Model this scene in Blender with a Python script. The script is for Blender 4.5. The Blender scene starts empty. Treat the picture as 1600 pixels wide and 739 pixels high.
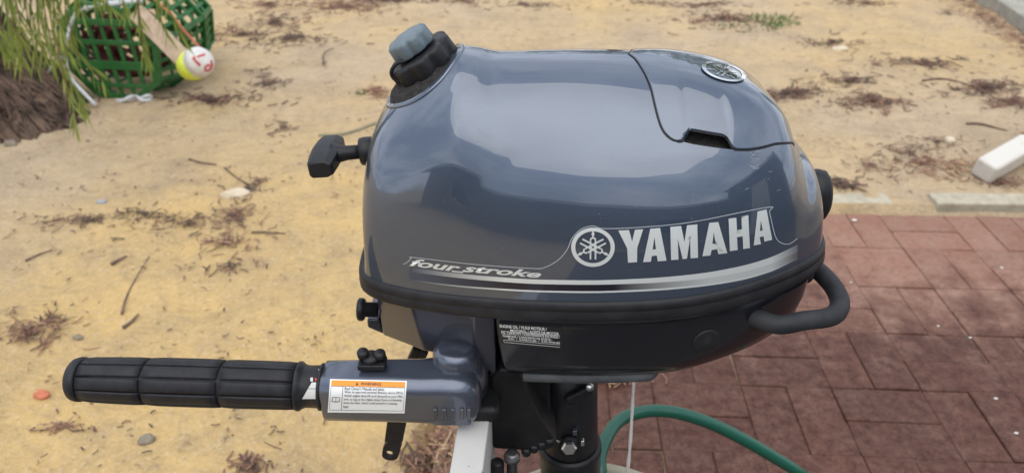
import bpy, bmesh, math, random
import numpy as np
from mathutils import Vector, Matrix, Quaternion, noise
from mathutils.bvhtree import BVHTree
random.seed(7); rng = np.random.default_rng(7)
R = math.radians
scene = bpy.context.scene
col = scene.collection

# ------------------------------------------------------------------ camera
F = 1160.0; CX, CY = 800.0, 369.5; PITCH = R(31.5); CP, SP = math.cos(PITCH), math.sin(PITCH); CAMH = 1.33
cam_d = bpy.data.cameras.new('camera'); cam = bpy.data.objects.new('camera', cam_d); col.objects.link(cam)
cam.location = (0, 0, CAMH); cam.rotation_euler = (R(90) - PITCH, 0, 0)
cam_d.sensor_width = 36; cam_d.lens = 36 * F / 1600; cam_d.clip_start = .02; cam_d.clip_end = 600
cam_d.dof.use_dof = True; cam_d.dof.focus_distance = .64; cam_d.dof.aperture_fstop = 8.5
scene.camera = cam

# ------------------------------------------------------------------ light
SUN_EL, SUN_AZ = R(68), R(-172)       # azimuth measured from +Y towards +X
world = bpy.data.worlds.new('World'); scene.world = world; world.use_nodes = True
wn = world.node_tree.nodes; wl = world.node_tree.links; wn.clear()
def wnode(t, **k):
    n = wn.new(t)
    for a, b in k.items(): setattr(n, a, b)
    return n
sky = wnode('ShaderNodeTexSky', sky_type='NISHITA'); sky.sun_disc = False
sky.sun_elevation = SUN_EL; sky.sun_rotation = SUN_AZ; sky.dust_density = 1.2; sky.altitude = 20
tc = wnode('ShaderNodeTexCoord'); sx = wnode('ShaderNodeSeparateXYZ'); wl.new(tc.outputs['Generated'], sx.inputs[0])
az = wnode('ShaderNodeMath', operation='MAXIMUM'); wl.new(sx.outputs[2], az.inputs[0]); az.inputs[1].default_value = 0.0
ad = wnode('ShaderNodeMath', operation='ADD'); wl.new(az.outputs[0], ad.inputs[0]); ad.inputs[1].default_value = .22
dx = wnode('ShaderNodeMath', operation='DIVIDE'); wl.new(sx.outputs[0], dx.inputs[0]); wl.new(ad.outputs[0], dx.inputs[1])
dy = wnode('ShaderNodeMath', operation='DIVIDE'); wl.new(sx.outputs[1], dy.inputs[0]); wl.new(ad.outputs[0], dy.inputs[1])
cv = wnode('ShaderNodeCombineXYZ'); wl.new(dx.outputs[0], cv.inputs[0]); wl.new(dy.outputs[0], cv.inputs[1])
nz = wnode('ShaderNodeTexNoise'); wl.new(cv.outputs[0], nz.inputs['Vector'])
nz.inputs['Scale'].default_value = 1.15; nz.inputs['Detail'].default_value = 7; nz.inputs['Roughness'].default_value = .58; nz.inputs['Distortion'].default_value = .35
cr = wnode('ShaderNodeValToRGB'); wl.new(nz.outputs[0], cr.inputs[0])
cr.color_ramp.elements[0].position = .40; cr.color_ramp.elements[0].color = (0.40, 0.40, 0.40, 1)
cr.color_ramp.elements[1].position = .60; cr.color_ramp.elements[1].color = (1, 1, 1, 1)
mx = wnode('ShaderNodeMixRGB'); wl.new(cr.outputs[0], mx.inputs[0]); wl.new(sky.outputs[0], mx.inputs[1]); mx.inputs[2].default_value = (11.9, 12.7, 14.2, 1)
bg = wnode('ShaderNodeBackground'); wl.new(mx.outputs[0], bg.inputs[0]); bg.inputs[1].default_value = .090
wo = wnode('ShaderNodeOutputWorld'); wl.new(bg.outputs[0], wo.inputs[0])
sd = bpy.data.lights.new('sun', 'SUN'); sd.energy = 1.5; sd.angle = R(76); sd.color = (1, .95, .87)
sun = bpy.data.objects.new('sun', sd); col.objects.link(sun)
sdir = Vector((math.cos(SUN_EL) * math.sin(SUN_AZ), math.cos(SUN_EL) * math.cos(SUN_AZ), math.sin(SUN_EL)))
sun.rotation_euler = sdir.to_track_quat('Z', 'Y').to_euler(); sun.location = (-3, -3, 6)
scene.view_settings.view_transform = 'Standard'; scene.view_settings.look = 'None'
scene.view_settings.exposure = 0.40; scene.view_settings.gamma = 1

# ------------------------------------------------------------------ pixel helpers
def ray(px, py):
    u = (px - CX) / F; v = (py - CY) / F
    return Vector((u, CP - v * SP, -(SP + v * CP)))
def at_depth(px, py, z): return Vector((0, 0, CAMH)) + ray(px, py) * z
def at_Y(px, py, Y):
    r = ray(px, py); return Vector((0, 0, CAMH)) + r * (Y / r.y)
def at_Z(px, py, Z=0.0):
    r = ray(px, py); return Vector((0, 0, CAMH)) + r * ((Z - CAMH) / r.z)
TILT = R(3.9); O = Vector((.072, .622, .945))
MW = Matrix.Translation(O) @ Matrix.Rotation(-TILT, 4, 'Y'); MI = MW.inverted()
def loc_ray(px, py): return MI @ Vector((0, 0, CAMH)), (MI.to_3x3() @ ray(px, py))
def LY(px, py, y):
    o, r = loc_ray(px, py); return o + r * ((y - o.y) / r.y)
def LZ(px, py, z):
    o, r = loc_ray(px, py); return o + r * ((z - o.z) / r.z)

# ------------------------------------------------------------------ object helpers
def link(o, parent=None, mat=None):
    col.objects.link(o)
    if parent: o.parent = parent
    if mat: o.data.materials.append(mat)
    return o
def mesh(name, V, Fc, mat, parent=None, smooth=True, fix=True):
    me = bpy.data.meshes.new(name); me.from_pydata([tuple(v) for v in V], [], [tuple(f) for f in Fc]); me.update()
    if fix:
        b = bmesh.new(); b.from_mesh(me); bmesh.ops.recalc_face_normals(b, faces=b.faces); b.to_mesh(me); b.free()
    if smooth: me.polygons.foreach_set('use_smooth', [True] * len(me.polygons))
    return link(bpy.data.objects.new(name, me), parent, mat)
def from_bm(name, bm, mat, parent=None, smooth=False):
    bmesh.ops.recalc_face_normals(bm, faces=bm.faces)
    me = bpy.data.meshes.new(name); bm.to_mesh(me); bm.free()
    if smooth: me.polygons.foreach_set('use_smooth', [True] * len(me.polygons))
    return link(bpy.data.objects.new(name, me), parent, mat)
def tag(o, label=None, cat=None, group=None, kind=None):
    if label: o['label'] = label
    if cat: o['category'] = cat
    if group: o['group'] = group
    if kind: o['kind'] = kind
    return o
def empty(name, loc=(0, 0, 0), label=None, cat=None, group=None):
    o = bpy.data.objects.new(name, None); col.objects.link(o); o.location = loc; o.empty_display_size = .05
    return tag(o, label, cat, group)
def bevel(o, w, seg=2, ang=35):
    m = o.modifiers.new('bevel', 'BEVEL'); m.width = w; m.segments = seg; m.limit_method = 'ANGLE'; m.angle_limit = R(ang)
    for p in o.data.polygons: p.use_smooth = True
    m.harden_normals = True
    return o
def subsurf(o, n=1):
    m = o.modifiers.new('subsurf', 'SUBSURF'); m.levels = n; m.render_levels = n; return o
def loft(rings, cap0=True, cap1=True, closed=True):
    V = []; Fc = []; n = len(rings[0])
    for r in rings: V += [tuple(p) for p in r]
    for i in range(len(rings) - 1):
        for j in range(n if closed else n - 1):
            k = (j + 1) % n; Fc.append((i * n + j, i * n + k, (i + 1) * n + k, (i + 1) * n + j))
    if cap0: Fc.append(tuple(range(n)))
    if cap1: Fc.append(tuple(range((len(rings) - 1) * n, len(rings) * n)))
    return V, Fc
def frame(d):
    d = Vector(d).normalized(); a = Vector((0, 0, 1)) if abs(d.z) < .9 else Vector((1, 0, 0))
    u = d.cross(a).normalized(); return d, u, d.cross(u)
def catmull(P, n=8):
    P = [Vector(p) for p in P]; Q = [P[0] * 2 - P[1]] + P + [P[-1] * 2 - P[-2]]; out = []
    for i in range(1, len(Q) - 2):
        for k in range(n):
            t = k / n; a, b, c, d = Q[i - 1], Q[i], Q[i + 1], Q[i + 2]
            out.append(.5 * ((2 * b) + (c - a) * t + (2 * a - 5 * b + 4 * c - d) * t * t + (3 * b - a - 3 * c + d) * t ** 3))
    return out + [P[-1]]
def tube_rings(P, r, seg=10, ry=None):
    P = [Vector(p) for p in P]; n = len(P); rs = r if hasattr(r, '__len__') else [r] * n
    d0 = (P[1] - P[0]).normalized(); _, u, _ = frame(d0); rings = []
    for i in range(n):
        d = (P[min(i + 1, n - 1)] - P[max(i - 1, 0)]).normalized()
        u = (u - d * u.dot(d)).normalized(); w = d.cross(u)
        rings.append([P[i] + (u * math.cos(2 * math.pi * k / seg) + w * math.sin(2 * math.pi * k / seg)) * rs[i] for k in range(seg)])
    return rings
def tube(name, P, r, mat, parent=None, seg=10):
    return mesh(name, *loft(tube_rings(P, r, seg)), mat, parent)
def lathe(name, prof, base, axis, mat, parent=None, seg=40, lobes=0, amp=0, smooth=True, lobe_from=0):
    """prof = [(r, h)] along axis from base"""
    d, u, w = frame(axis); base = Vector(base); rings = []
    for i, (r, h) in enumerate(prof):
        ring = []
        for k in range(seg):
            a = 2 * math.pi * k / seg; rr = r
            if lobes and r > lobe_from: rr = r * (1 - amp * abs(math.cos(lobes * a / 2)) ** 5)
            ring.append(base + d * h + (u * math.cos(a) + w * math.sin(a)) * rr)
        rings.append(ring)
    return mesh(name, *loft(rings), mat, parent, smooth)
def add_box(bm, c, s, M=None):
    r = bmesh.ops.create_cube(bm, size=1); m = Matrix.Translation(c) @ (M.to_4x4() if M else Matrix()) @ Matrix.Diagonal((*s, 1))
    bmesh.ops.transform(bm, matrix=m, verts=r['verts']); return r['verts']
def box(name, c, s, mat, parent=None, bv=0, M=None):
    bm = bmesh.new(); add_box(bm, Vector(c), s, M); o = from_bm(name, bm, mat, parent)
    if bv: bevel(o, bv)
    return o
def bar(name, a, b, w, t, mat, parent=None, up=(0, 0, 1), bv=0):
    a = Vector(a); b = Vector(b); x = (b - a); L = x.length; x.normalize(); up = Vector(up); y = up.cross(x).normalized(); z = x.cross(y)
    return box(name, (a + b) / 2, (L, w, t), mat, parent, bv, Matrix((x, y, z)).transposed())
def prism(name, pts, off, mat, parent=None, bv=0, smooth=False):
    """pts: 3D polygon, off: extrusion vector"""
    n = len(pts); off = Vector(off); V = [Vector(p) for p in pts] + [Vector(p) + off for p in pts]
    Fc = [tuple(range(n)), tuple(range(n, 2 * n))] + [(i, (i + 1) % n, n + (i + 1) % n, n + i) for i in range(n)]
    o = mesh(name, V, Fc, mat, parent, smooth)
    if bv: bevel(o, bv)
    return o

# ------------------------------------------------------------------ materials
def mat(name, base, rough=.5, metal=0, coat=0, coat_rough=.03, spec=.5):
    m = bpy.data.materials.new(name); m.use_nodes = True; b = m.node_tree.nodes['Principled BSDF']
    b.inputs['Base Color'].default_value = (*base, 1); b.inputs['Roughness'].default_value = rough; b.inputs['Metallic'].default_value = metal
    b.inputs['Coat Weight'].default_value = coat; b.inputs['Coat Roughness'].default_value = coat_rough; b.inputs['Specular IOR Level'].default_value = spec
    return m
class NT:
    def __init__(s, m): s.t = m.node_tree; s.n = s.t.nodes; s.l = s.t.links; s.b = s.n['Principled BSDF']
    def node(s, t, **k):
        x = s.n.new(t)
        for a, b in k.items(): setattr(x, a, b)
        return x
    def coord(s, which='Object'):
        return s.node('ShaderNodeTexCoord').outputs[which]
    def noise(s, vec, scale, detail=5, rough=.6, dist=0):
        x = s.node('ShaderNodeTexNoise'); s.l.new(vec, x.inputs['Vector']); x.inputs['Scale'].default_value = scale
        x.inputs['Detail'].default_value = detail; x.inputs['Roughness'].default_value = rough; x.inputs['Distortion'].default_value = dist; return x.outputs[0]
    def ramp(s, fac, stops):
        x = s.node('ShaderNodeValToRGB'); s.l.new(fac, x.inputs[0]); e = x.color_ramp.elements
        while len(e) < len(stops): e.new(.5)
        for i, (p, c) in enumerate(stops):
            e[i].position = p; e[i].color = (*c, 1) if hasattr(c, '__len__') else (c, c, c, 1)
        return x.outputs[0]
    def mix(s, fac, a, b, mode='MIX'):
        x = s.node('ShaderNodeMixRGB', blend_type=mode)
        for i, v in ((0, fac), (1, a), (2, b)):
            if hasattr(v, 'is_linked') or hasattr(v, 'links'): s.l.new(v, x.inputs[i])
            elif hasattr(v, '__len__'): x.inputs[i].default_value = (*v, 1)
            else: x.inputs[i].default_value = v
        return x.outputs[0]
    def math(s, op, a, b=0.0):
        x = s.node('ShaderNodeMath', operation=op)
        for i, v in ((0, a), (1, b)):
            if hasattr(v, 'links'): s.l.new(v, x.inputs[i])
            else: x.inputs[i].default_value = v
        return x.outputs[0]
    def bump(s, h, strength=.3, dist=.01):
        x = s.node('ShaderNodeBump'); s.l.new(h, x.inputs['Height']); x.inputs['Strength'].default_value = strength; x.inputs['Distance'].default_value = dist
        s.l.new(x.outputs[0], s.b.inputs['Normal'])
    def set(s, sock, v):
        s.l.new(v, s.b.inputs[sock])
def noisy(name, c1, c2, scale=20, rough=.6, bump=.2, bdist=.002, detail=5, **k):
    m = mat(name, c1, rough, **k); t = NT(m); c = t.coord(); n = t.noise(c, scale, detail)
    t.set('Base Color', t.ramp(n, [(.35, c1), (.65, c2)]))
    if bump: t.bump(t.noise(c, scale * 3, 4), bump, bdist)
    return m

def paint_material(name):
    m = mat(name, (.050, .068, .100), .30, metal=.50, coat=1.0, coat_rough=.02); t = NT(m); c = t.coord(); t.b.inputs['Coat IOR'].default_value = 1.75
    flake = t.noise(c, 2500, 1); pc = t.ramp(flake, [(.3, (.040, .060, .095)), (.7, (.061, .086, .131))])
    dust = t.math('MULTIPLY', t.ramp(t.noise(c, 420, 2, .5), [(.70, 0), (.76, 1)]), t.ramp(t.noise(c, 9, 4, .6), [(.45, 0), (.65, .5)])); t.set('Base Color', t.mix(dust, pc, (.30, .29, .27)))
    x = t.node('ShaderNodeMapping'); t.l.new(c, x.inputs[0]); x.inputs['Scale'].default_value = (1, 1, 6)
    smudge = t.noise(x.outputs[0], 16, 6, .7)
    t.set('Coat Roughness', t.ramp(smudge, [(.38, .010), (.55, .03), (.75, .16)]))
    t.set('Roughness', t.ramp(smudge, [(.3, .28), (.8, .40)]))
    return m
M_PAINT = paint_material('slate_paint')
M_PAN = mat('dark_gloss_pan', (.008, .0085, .012), .16, coat=.0, coat_rough=.05, spec=.5)
NT(M_PAN).bump(NT(M_PAN).noise(NT(M_PAN).coord(), 40, 3), .02, .001)
M_TILLER = mat('tiller_paint', (.040, .050, .075), .30, metal=.6, coat=.7, coat_rough=.10)
t = NT(M_TILLER); t.set('Base Color', t.ramp(t.noise(t.coord(), 1500, 1), [(.3, (.072, .084, .116)), (.7, (.100, .114, .152))]))
M_FRONT = mat('front_bracket_paint', (.058, .060, .078), .30, metal=.45, coat=.8, coat_rough=.08)
M_RUB = noisy('black_rubber', (.012, .012, .014), (.020, .020, .023), 60, .48, .15, .0006, spec=.28)
M_GRIP = noisy('grip_rubber', (.011, .011, .013), (.019, .019, .022), 90, .50, .2, .0006, spec=.28)
M_PLAS = noisy('black_plastic', (.010, .010, .012), (.017, .017, .019), 120, .42, .15, .0004, spec=.28)
M_FOAM = noisy('black_foam', (.012, .011, .011), (.05, .045, .042), 260, .95, .9, .004)
M_CAP = noisy('grey_cap_plastic', (.095, .130, .150), (.125, .160, .180), 50, .42, .1, .0005)
M_STEEL = mat('zinc_steel', (.55, .55, .56), .3, metal=1)
M_BLKMET = noisy('black_bracket_paint', (.007, .007, .008), (.013, .013, .014), 40, .5, .1, .0006, spec=.28)
M_CHROME = mat('emblem_chrome', (.75, .76, .76), .12, metal=1)
M_DKGRN = mat('emblem_dark', (.012, .022, .018), .15, coat=1)
M_HANDLE = noisy('grey_rubber', (.014, .015, .018), (.036, .037, .041), 25, .62, .25, .0008, spec=.3)
M_DIAL = mat('dial_white', (.55, .54, .52), .5)
M_RED = mat('print_red', (.45, .03, .02), .5)

# ------------------------------------------------------------------ outboard motor surface
def pchip(tab, x):
    xs = np.array([a for a, b in tab], float); ys = np.array([b for a, b in tab], float); x = np.asarray(x, float)
    h = np.diff(xs); d = np.diff(ys) / h; n = len(xs); m = np.zeros(n)
    for i in range(1, n - 1):
        if d[i - 1] * d[i] > 0:
            w1 = 2 * h[i] + h[i - 1]; w2 = h[i] + 2 * h[i - 1]; m[i] = (w1 + w2) / (w1 / d[i - 1] + w2 / d[i])
    m[0] = d[0]; m[-1] = d[-1]
    i = np.clip(np.searchsorted(xs, x) - 1, 0, n - 2); t = np.clip((x - xs[i]) / h[i], 0, 1)
    return (2*t**3-3*t**2+1)*ys[i] + (t**3-2*t**2+t)*h[i]*m[i] + (-2*t**3+3*t**2)*ys[i+1] + (t**3-t**2)*h[i]*m[i+1]
WT = [(-.2135,0.0),(-.2128,.03),(-.2115,.046),(-.206,.062),(-.192,.0745),(-.181,.081),(-.139,.0975),(-.085,.111),(-.045,.118),(0,.1235),(.043,.125),(.07,.1235),(.095,.119),(.125,.110),(.152,.0985),(.175,.086),(.197,.070),(.207,.058),(.213,.042),(.2155,.025),(.217,0.0)]
TT = [(-.2135,.012),(-.207,.024),(-.2035,.045),(-.2015,.07),(-.199,.092),(-.195,.110),(-.189,.128),(-.179,.146),(-.163,.163),(-.14,.180),(-.119,.1925),(-.103,.1985),(-.090,.1965),(-.071,.1915),(-.029,.189),(.011,.1865),(.041,.1835),(.073,.179),(.105,.171),(.132,.1615),(.155,.147),(.169,.130),(.176,.115),(.183,.1005),(.197,.088),(.2045,.073),(.208,.045),(.2125,.024),(.217,.012)]
NN = [(-.2135,3.1),(-.15,2.4),(-.06,1.95),(.05,1.95),(.13,2.2),(.217,3.2)]
MM = [(-.2135,3.0),(-.15,2.3),(-.06,2.15),(.05,2.2),(.13,2.5),(.217,3.0)]
ZC = .012
CREASE = None
def surf(x, th):
    x, th = np.broadcast_arrays(np.asarray(x, float), np.asarray(th, float))
    w = pchip(WT, x); T = pchip(TT, x); n = pchip(NN, x); m = pchip(MM, x); c, s = np.cos(th), np.sin(th)
    tm = np.minimum(th, np.pi - th); q = -.537 * (x + .095) + .845 * .13 * (tm - .86); al = .845 * (x + .095) + .537 * .13 * (tm - .86)
    tent = np.sqrt(np.clip(1 - np.sqrt((q / .034) ** 2 + .012), 0, 1) ** 2 + 1e-9) * np.exp(-(al / .055) ** 2)
    k = 1 + .022 * tent
    return np.stack([x, -w * np.sign(c) * np.abs(c) ** (2 / n) * k, ZC + (T - ZC) * np.abs(s) ** (2 / m) * k], -1)
def surf_n(x, th, off):
    x, th = np.broadcast_arrays(np.asarray(x, float), np.asarray(th, float)); e = 8e-4
    p = surf(x, th); a = surf(x + e, th) - surf(x - e, th); b = surf(x, th + 4e-3) - surf(x, th - 4e-3)
    nrm = np.cross(a, b); nrm /= np.linalg.norm(nrm, axis=-1, keepdims=True) + 1e-12
    flip = np.sign((nrm * (p - np.array([0, 0, .06]))).sum(-1, keepdims=True)); nrm *= flip
    off = np.asarray(off, float); return p + nrm * (off[..., None] if off.ndim else off)
def grid_faces(nu, nv, wrap=False):
    return [(i * nv + j, i * nv + j + 1, (i + 1) * nv + j + 1, (i + 1) * nv + j) for i in range(nu - 1) for j in range(nv - 1)]
uu = np.linspace(0, np.pi, 150); XS = .00175 - .21525 * np.cos(uu)
thp = np.linspace(0, np.pi, 121); rough_pts = surf(XS[:, None], thp[None, :]).reshape(-1, 3)
BV0 = BVHTree.FromPolygons([Vector(p) for p in rough_pts], grid_faces(150, 121))
def hit(bv, px, py):
    o, r = loc_ray(px, py); p, n, i, d = bv.ray_cast(o, r.normalized()); return p, n
def to_param(px, py):
    p, n = hit(BV0, px, py)
    if p is None: return None
    w = float(pchip(WT, p.x)); n_ = float(pchip(NN, p.x)); return p.x, math.acos(min(1, (min(1, abs(p.y) / w)) ** (n_ / 2)))
low = [to_param(*q) for q in [(1062, 221.5), (1085, 226), (1104, 229), (1130, 232.5), (1148, 234), (1166, 234), (1185, 231.5), (1205, 226.5)]]
low = sorted([q for q in low if q], key=lambda q: q[0]); x_l = low[0][0]; x_e = .1815
g_tab = [(-.3, low[0][1] + .02), (-.02, low[0][1] + .01)] + low + [(x_e - .0015, 1.30), (x_e, 1.56)]
def g_of(x): return pchip(g_tab, np.clip(x, -.29, x_e))
seam = [to_param(*q) for q in [(992, 92), (1001, 104), (1012, 124), (1018, 140), (1024, 165), (1030, 188), (1036, 203), (1044, 213), (1053, 219)]]
seam_tab = []
for q in seam:
    if q: g = float(g_of(q[0])); seam_tab.append(((q[1] - g) / (math.pi / 2 - g), q[0]))
seam_tab = sorted([(0.0, x_l)] + [s for s in seam_tab if .004 < s[0] < .985] + [(1.0, .041)])
def notch(x):
    a = low[0][0]; pa, pb = to_param(1064, 217)[0], to_param(1148, 226)[0]
    k = lambda v: 1 / (1 + np.exp(-np.clip(v, -40, 40)))
    return k((x - pa - .004) / .0011) * k((pb - .004 - x) / .0011)
NOTCH_H = to_param(1104, 207)[1] - to_param(1104, 229)[1]
nx0, nx1 = to_param(1064, 217)[0], to_param(1148, 226)[0]

motor = empty('outboard_motor', O, 'slate blue outboard motor clamped to the white timber board', 'outboard motor'); motor.rotation_euler = (0, -TILT, 0)
# cowl: near side rows follow the cover's lower edge so the finger slot is a true opening
K1, K2 = 34, 40
XC = np.unique(np.concatenate([XS, np.linspace(nx0 - .012, nx1 + .012, 60)]))
G = np.minimum(g_of(XC), 1.42)
rows = []
for k in range(K1): rows.append(G * (k / K1))
for k in range(K2): rows.append(G + (np.pi / 2 - G) * (k / K2))
rows.append(np.full_like(G, np.pi / 2)); half = len(rows)
for k in range(half - 2, -1, -1): rows.append(np.pi - rows[k])
TH = np.stack(rows, 1); P = surf(XC[:, None], TH); nu, nv = TH.shape
kn = int(NOTCH_H / ((np.pi / 2 - float(g_of((nx0 + nx1) / 2))) / K2)) + 3
Fc = []
for i in range(nu - 1):
    for j in range(nv - 1):
        xm = .5 * (XC[i] + XC[i + 1])
        if nx0 - .006 < xm < nx1 + .006 and K1 <= j < K1 + kn: continue
        Fc.append((i * nv + j, i * nv + j + 1, (i + 1) * nv + j + 1, (i + 1) * nv + j))
cowl = mesh('cowl', P.reshape(-1, 3), Fc, M_PAINT, motor)
BV_COWL = BV0
# finger pocket behind the slot
xs_ = np.linspace(nx0 - .007, nx1 + .007, 40); kk = np.linspace(0, 1, 22); gg = g_of(xs_)
thk = gg[:, None] + kk[None, :] * (NOTCH_H + .10)
dep = -.011 * np.sin(np.clip(kk * 1.15, 0, 1) * np.pi) ** .6 * np.ones_like(gg)[:, None] - .0004
mesh('finger_pocket', surf_n(xs_[:, None] * np.ones_like(thk), thk, dep).reshape(-1, 3), grid_faces(40, 22), M_FOAM, cowl)
# rear cover
ss = np.linspace(0, 1, 120); tt = np.concatenate([np.linspace(0, .3, 22), np.linspace(.32, 1, 26)])
def cover_grid(side, off, edge=0.0):
    xs0 = pchip(seam_tab, tt); X = xs0[:, None] + (x_e - xs0[:, None]) * ss[None, :]
    g = g_of(X) + (notch(X) * NOTCH_H if side > 0 else 0); g = np.minimum(g, 1.569)
    th = g + (np.pi / 2 - g) * tt[:, None]
    crown = np.exp(-((tt[:, None] - .55) / .30) ** 2) * np.clip(np.sin(np.pi * np.clip(ss[None, :], 0, 1)), 0, 1) ** .8 * .0035
    if side < 0: th = np.pi - th
    return surf_n(X, th, off + crown * np.ones_like(th))
top_n, top_f = cover_grid(1, .0012), cover_grid(-1, .0012)
full = np.concatenate([top_n, top_f[::-1][1:]], 0); a, b = full.shape[:2]
V = full.reshape(-1, 3); Fl = grid_faces(a, b)
cover = mesh('rear_cover', V, Fl, M_PAINT, cowl, fix=False)
m_ = cover.modifiers.new('thick', 'SOLIDIFY'); m_.thickness = .0035; m_.offset = -1 if True else 1
me_n = cover.data.polygons[len(Fl) // 4].normal
if me_n.z < 0: cover.data.flip_normals()
BV_COVER = BVHTree.FromPolygons([Vector(p) for p in V], Fl)
edge_pts = [Vector(p) for p in top_n[::-1, 0]] + [Vector(p) for p in top_n[0, 1:-1]]
far_pts = [Vector(p) for p in top_f[::-1, 0]] + [Vector(p) for p in top_f[0, 1:-1]]
def flat_strip(name, pts, w, matl, parent, lift=.0004):
    keep = [pts[0]]
    for p in pts[1:]:
        if (p - keep[-1]).length > .0012: keep.append(p)
    V_ = []
    for i, p in enumerate(keep):
        t_ = (keep[min(i + 1, len(keep) - 1)] - keep[max(i - 1, 0)]).normalized(); q, n_, _, _ = BV0.find_nearest(p)
        if n_.dot(q - Vector((q.x, 0, .06))) < 0: n_ = -n_
        b_ = t_.cross(n_).normalized(); V_ += [q + b_ * w + n_ * lift, q + n_ * (lift + .0001), q - b_ * w + n_ * lift]
    return mesh(name, V_, grid_faces(len(keep), 3), matl, parent, True, False)
flat_strip('seam', [p for p in edge_pts], .0013, M_BLKMET, cover)
flat_strip('seam', [p for p in far_pts], .0017, M_BLKMET, cover)

# rim band, lower pan
def outline(n=140):
    a = np.linspace(0, np.pi, n // 2 + 1); x = .00175 - .21525 * np.cos(a); y = pchip(WT, x)
    pts = [(x[i], -y[i]) for i in range(len(x))] + [(x[i], y[i]) for i in range(len(x) - 2, 0, -1)]
    # resample evenly
    pts = np.array(pts + pts[:1]); s = np.concatenate([[0], np.cumsum(np.linalg.norm(np.diff(pts, axis=0), axis=1))])
    q = np.linspace(0, s[-1], n + 1)[:-1]; return np.stack([np.interp(q, s, pts[:, 0]), np.interp(q, s, pts[:, 1])], 1)
OL = outline(160)
tg = np.roll(OL, -1, 0) - np.roll(OL, 1, 0); tg /= np.linalg.norm(tg, axis=1, keepdims=True); ON = np.stack([tg[:, 1], -tg[:, 0]], 1)
if (ON * (OL - OL.mean(0))).sum() < 0: ON = -ON
for _ in range(3): ON = (np.roll(ON, 1, 0) + ON * 2 + np.roll(ON, -1, 0)); ON /= np.linalg.norm(ON, axis=1, keepdims=True)
def ring(off, z): return [Vector((*(OL[i] + ON[i] * off), z)) for i in range(len(OL))]
band = mesh('rim_band', *loft([ring(o, z) for o, z in [(-.004, .016), (.0005, .0158), (.0022, .0148), (.0034, .0115), (.0038, .0085), (.0032, .0078), (.0036, .0068), (.0046, .003), (.0046, -.001), (.003, -.0035), (-.006, -.004)]], False, False), M_RUB, motor)
def pan_ring(z, xl, xr, k, sx=.05):
    out = []
    for x, y in OL:
        t = (x + .2135) / .4305; X = xl + (xr - xl) * t; out.append(Vector((X, y * k, z)))
    return out
pan_levels = [(-.001, -.089, .212, .970), (-.020, -.090, .211, .974), (-.040, -.090, .209, .972), (-.058, -.089, .204, .955), (-.071, -.087, .196, .925), (-.081, -.084, .180, .865), (-.088, -.08, .155, .76), (-.091, -.07, .12, .55)]
def pan_ring2(z, xl, xr, k):
    out = []
    n = 150
    for i in range(n):
        a = 2 * math.pi * i / n; c, s = math.cos(a), math.sin(a)
        X = (xl + xr) / 2 + (xr - xl) / 2 * np.sign(c) * abs(c) ** (.55 if c < 0 else .80)
        w = float(pchip(WT, min(max(X + (.0 if c < 0 else .217 - xr) * max(0, (X - .05)) / max(.01, xr - .05), -.2134), .2169)))
        if c < 0: w = float(pchip(WT, max(X, -.2)))
        out.append((X, s, w))
    return [Vector((X, -k * w * np.sign(s) * (min(1, abs(s) / .30) ** .5 if X < 0 else 1), z)) for X, s, w in out]
pan = mesh('lower_pan', *loft([pan_ring2(*l) for l in pan_levels]), M_PAN, motor)
BV_PAN = BVHTree.FromPolygons([v.co for v in pan.data.vertices], [tuple(p.vertices) for p in pan.data.polygons])
gasket = mesh('pan_gasket', *loft([pan_ring2(z, -.07, .075, k) for z, k in [(-.086, .80), (-.0875, .815), (-.0975, .80), (-.099, .74)]]), noisy('grey_gasket', (.07, .075, .08), (.13, .14, .145), 40, .7, .3, .001), motor)
# oval plug on the pan
p, n = hit(BV_PAN, 1103, 533)
if p:
    d, u, w = frame(n); lathe('drain_plug', [(.0, -.002), (.0125, -.002), (.0128, .0004), (.011, .0012), (0, .0013)], p, n, M_PLAS, pan, 32)
# front bracket body
TA = [(590, 466, -.036), (641, 481, -.070), (742, 493, -.084), (777, 497, -.080)]
BA = [(598, 524, -.034), (663, 549, -.060), (739, 560, -.074), (776, 590, -.070)]
top = [LY(*q) for q in TA]; bot = [LY(*q) for q in BA]
for q in top: q.z = max(q.z, -.004)
mir = lambda v: Vector((v.x, -v.y, v.z))
Vt = top + [mir(v) for v in reversed(top)]; Vb = bot + [mir(v) for v in reversed(bot)]
fb = mesh('front_body', *loft([Vb, Vt]), M_FRONT, motor, smooth=False); bevel(fb, .0025, 2, 20)
# dark lip under the knob
lip = [LY(*q, -.03) for q in [(573, 500), (592, 498), (600, 523), (574, 512)]]
prism('front_lip', lip, (0, .06, 0), M_FRONT, motor, .002)
kb = LY(590, 484, -.03)
lathe('choke_knob', [(0, 0), (.0075, 0), (.0075, .012), (.0105, .013), (.0115, .0145), (.0115, .018), (.010, .0195), (0, .0195)], kb, LY(560, 483, -.03) - kb, M_PLAS, motor, 32)

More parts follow.
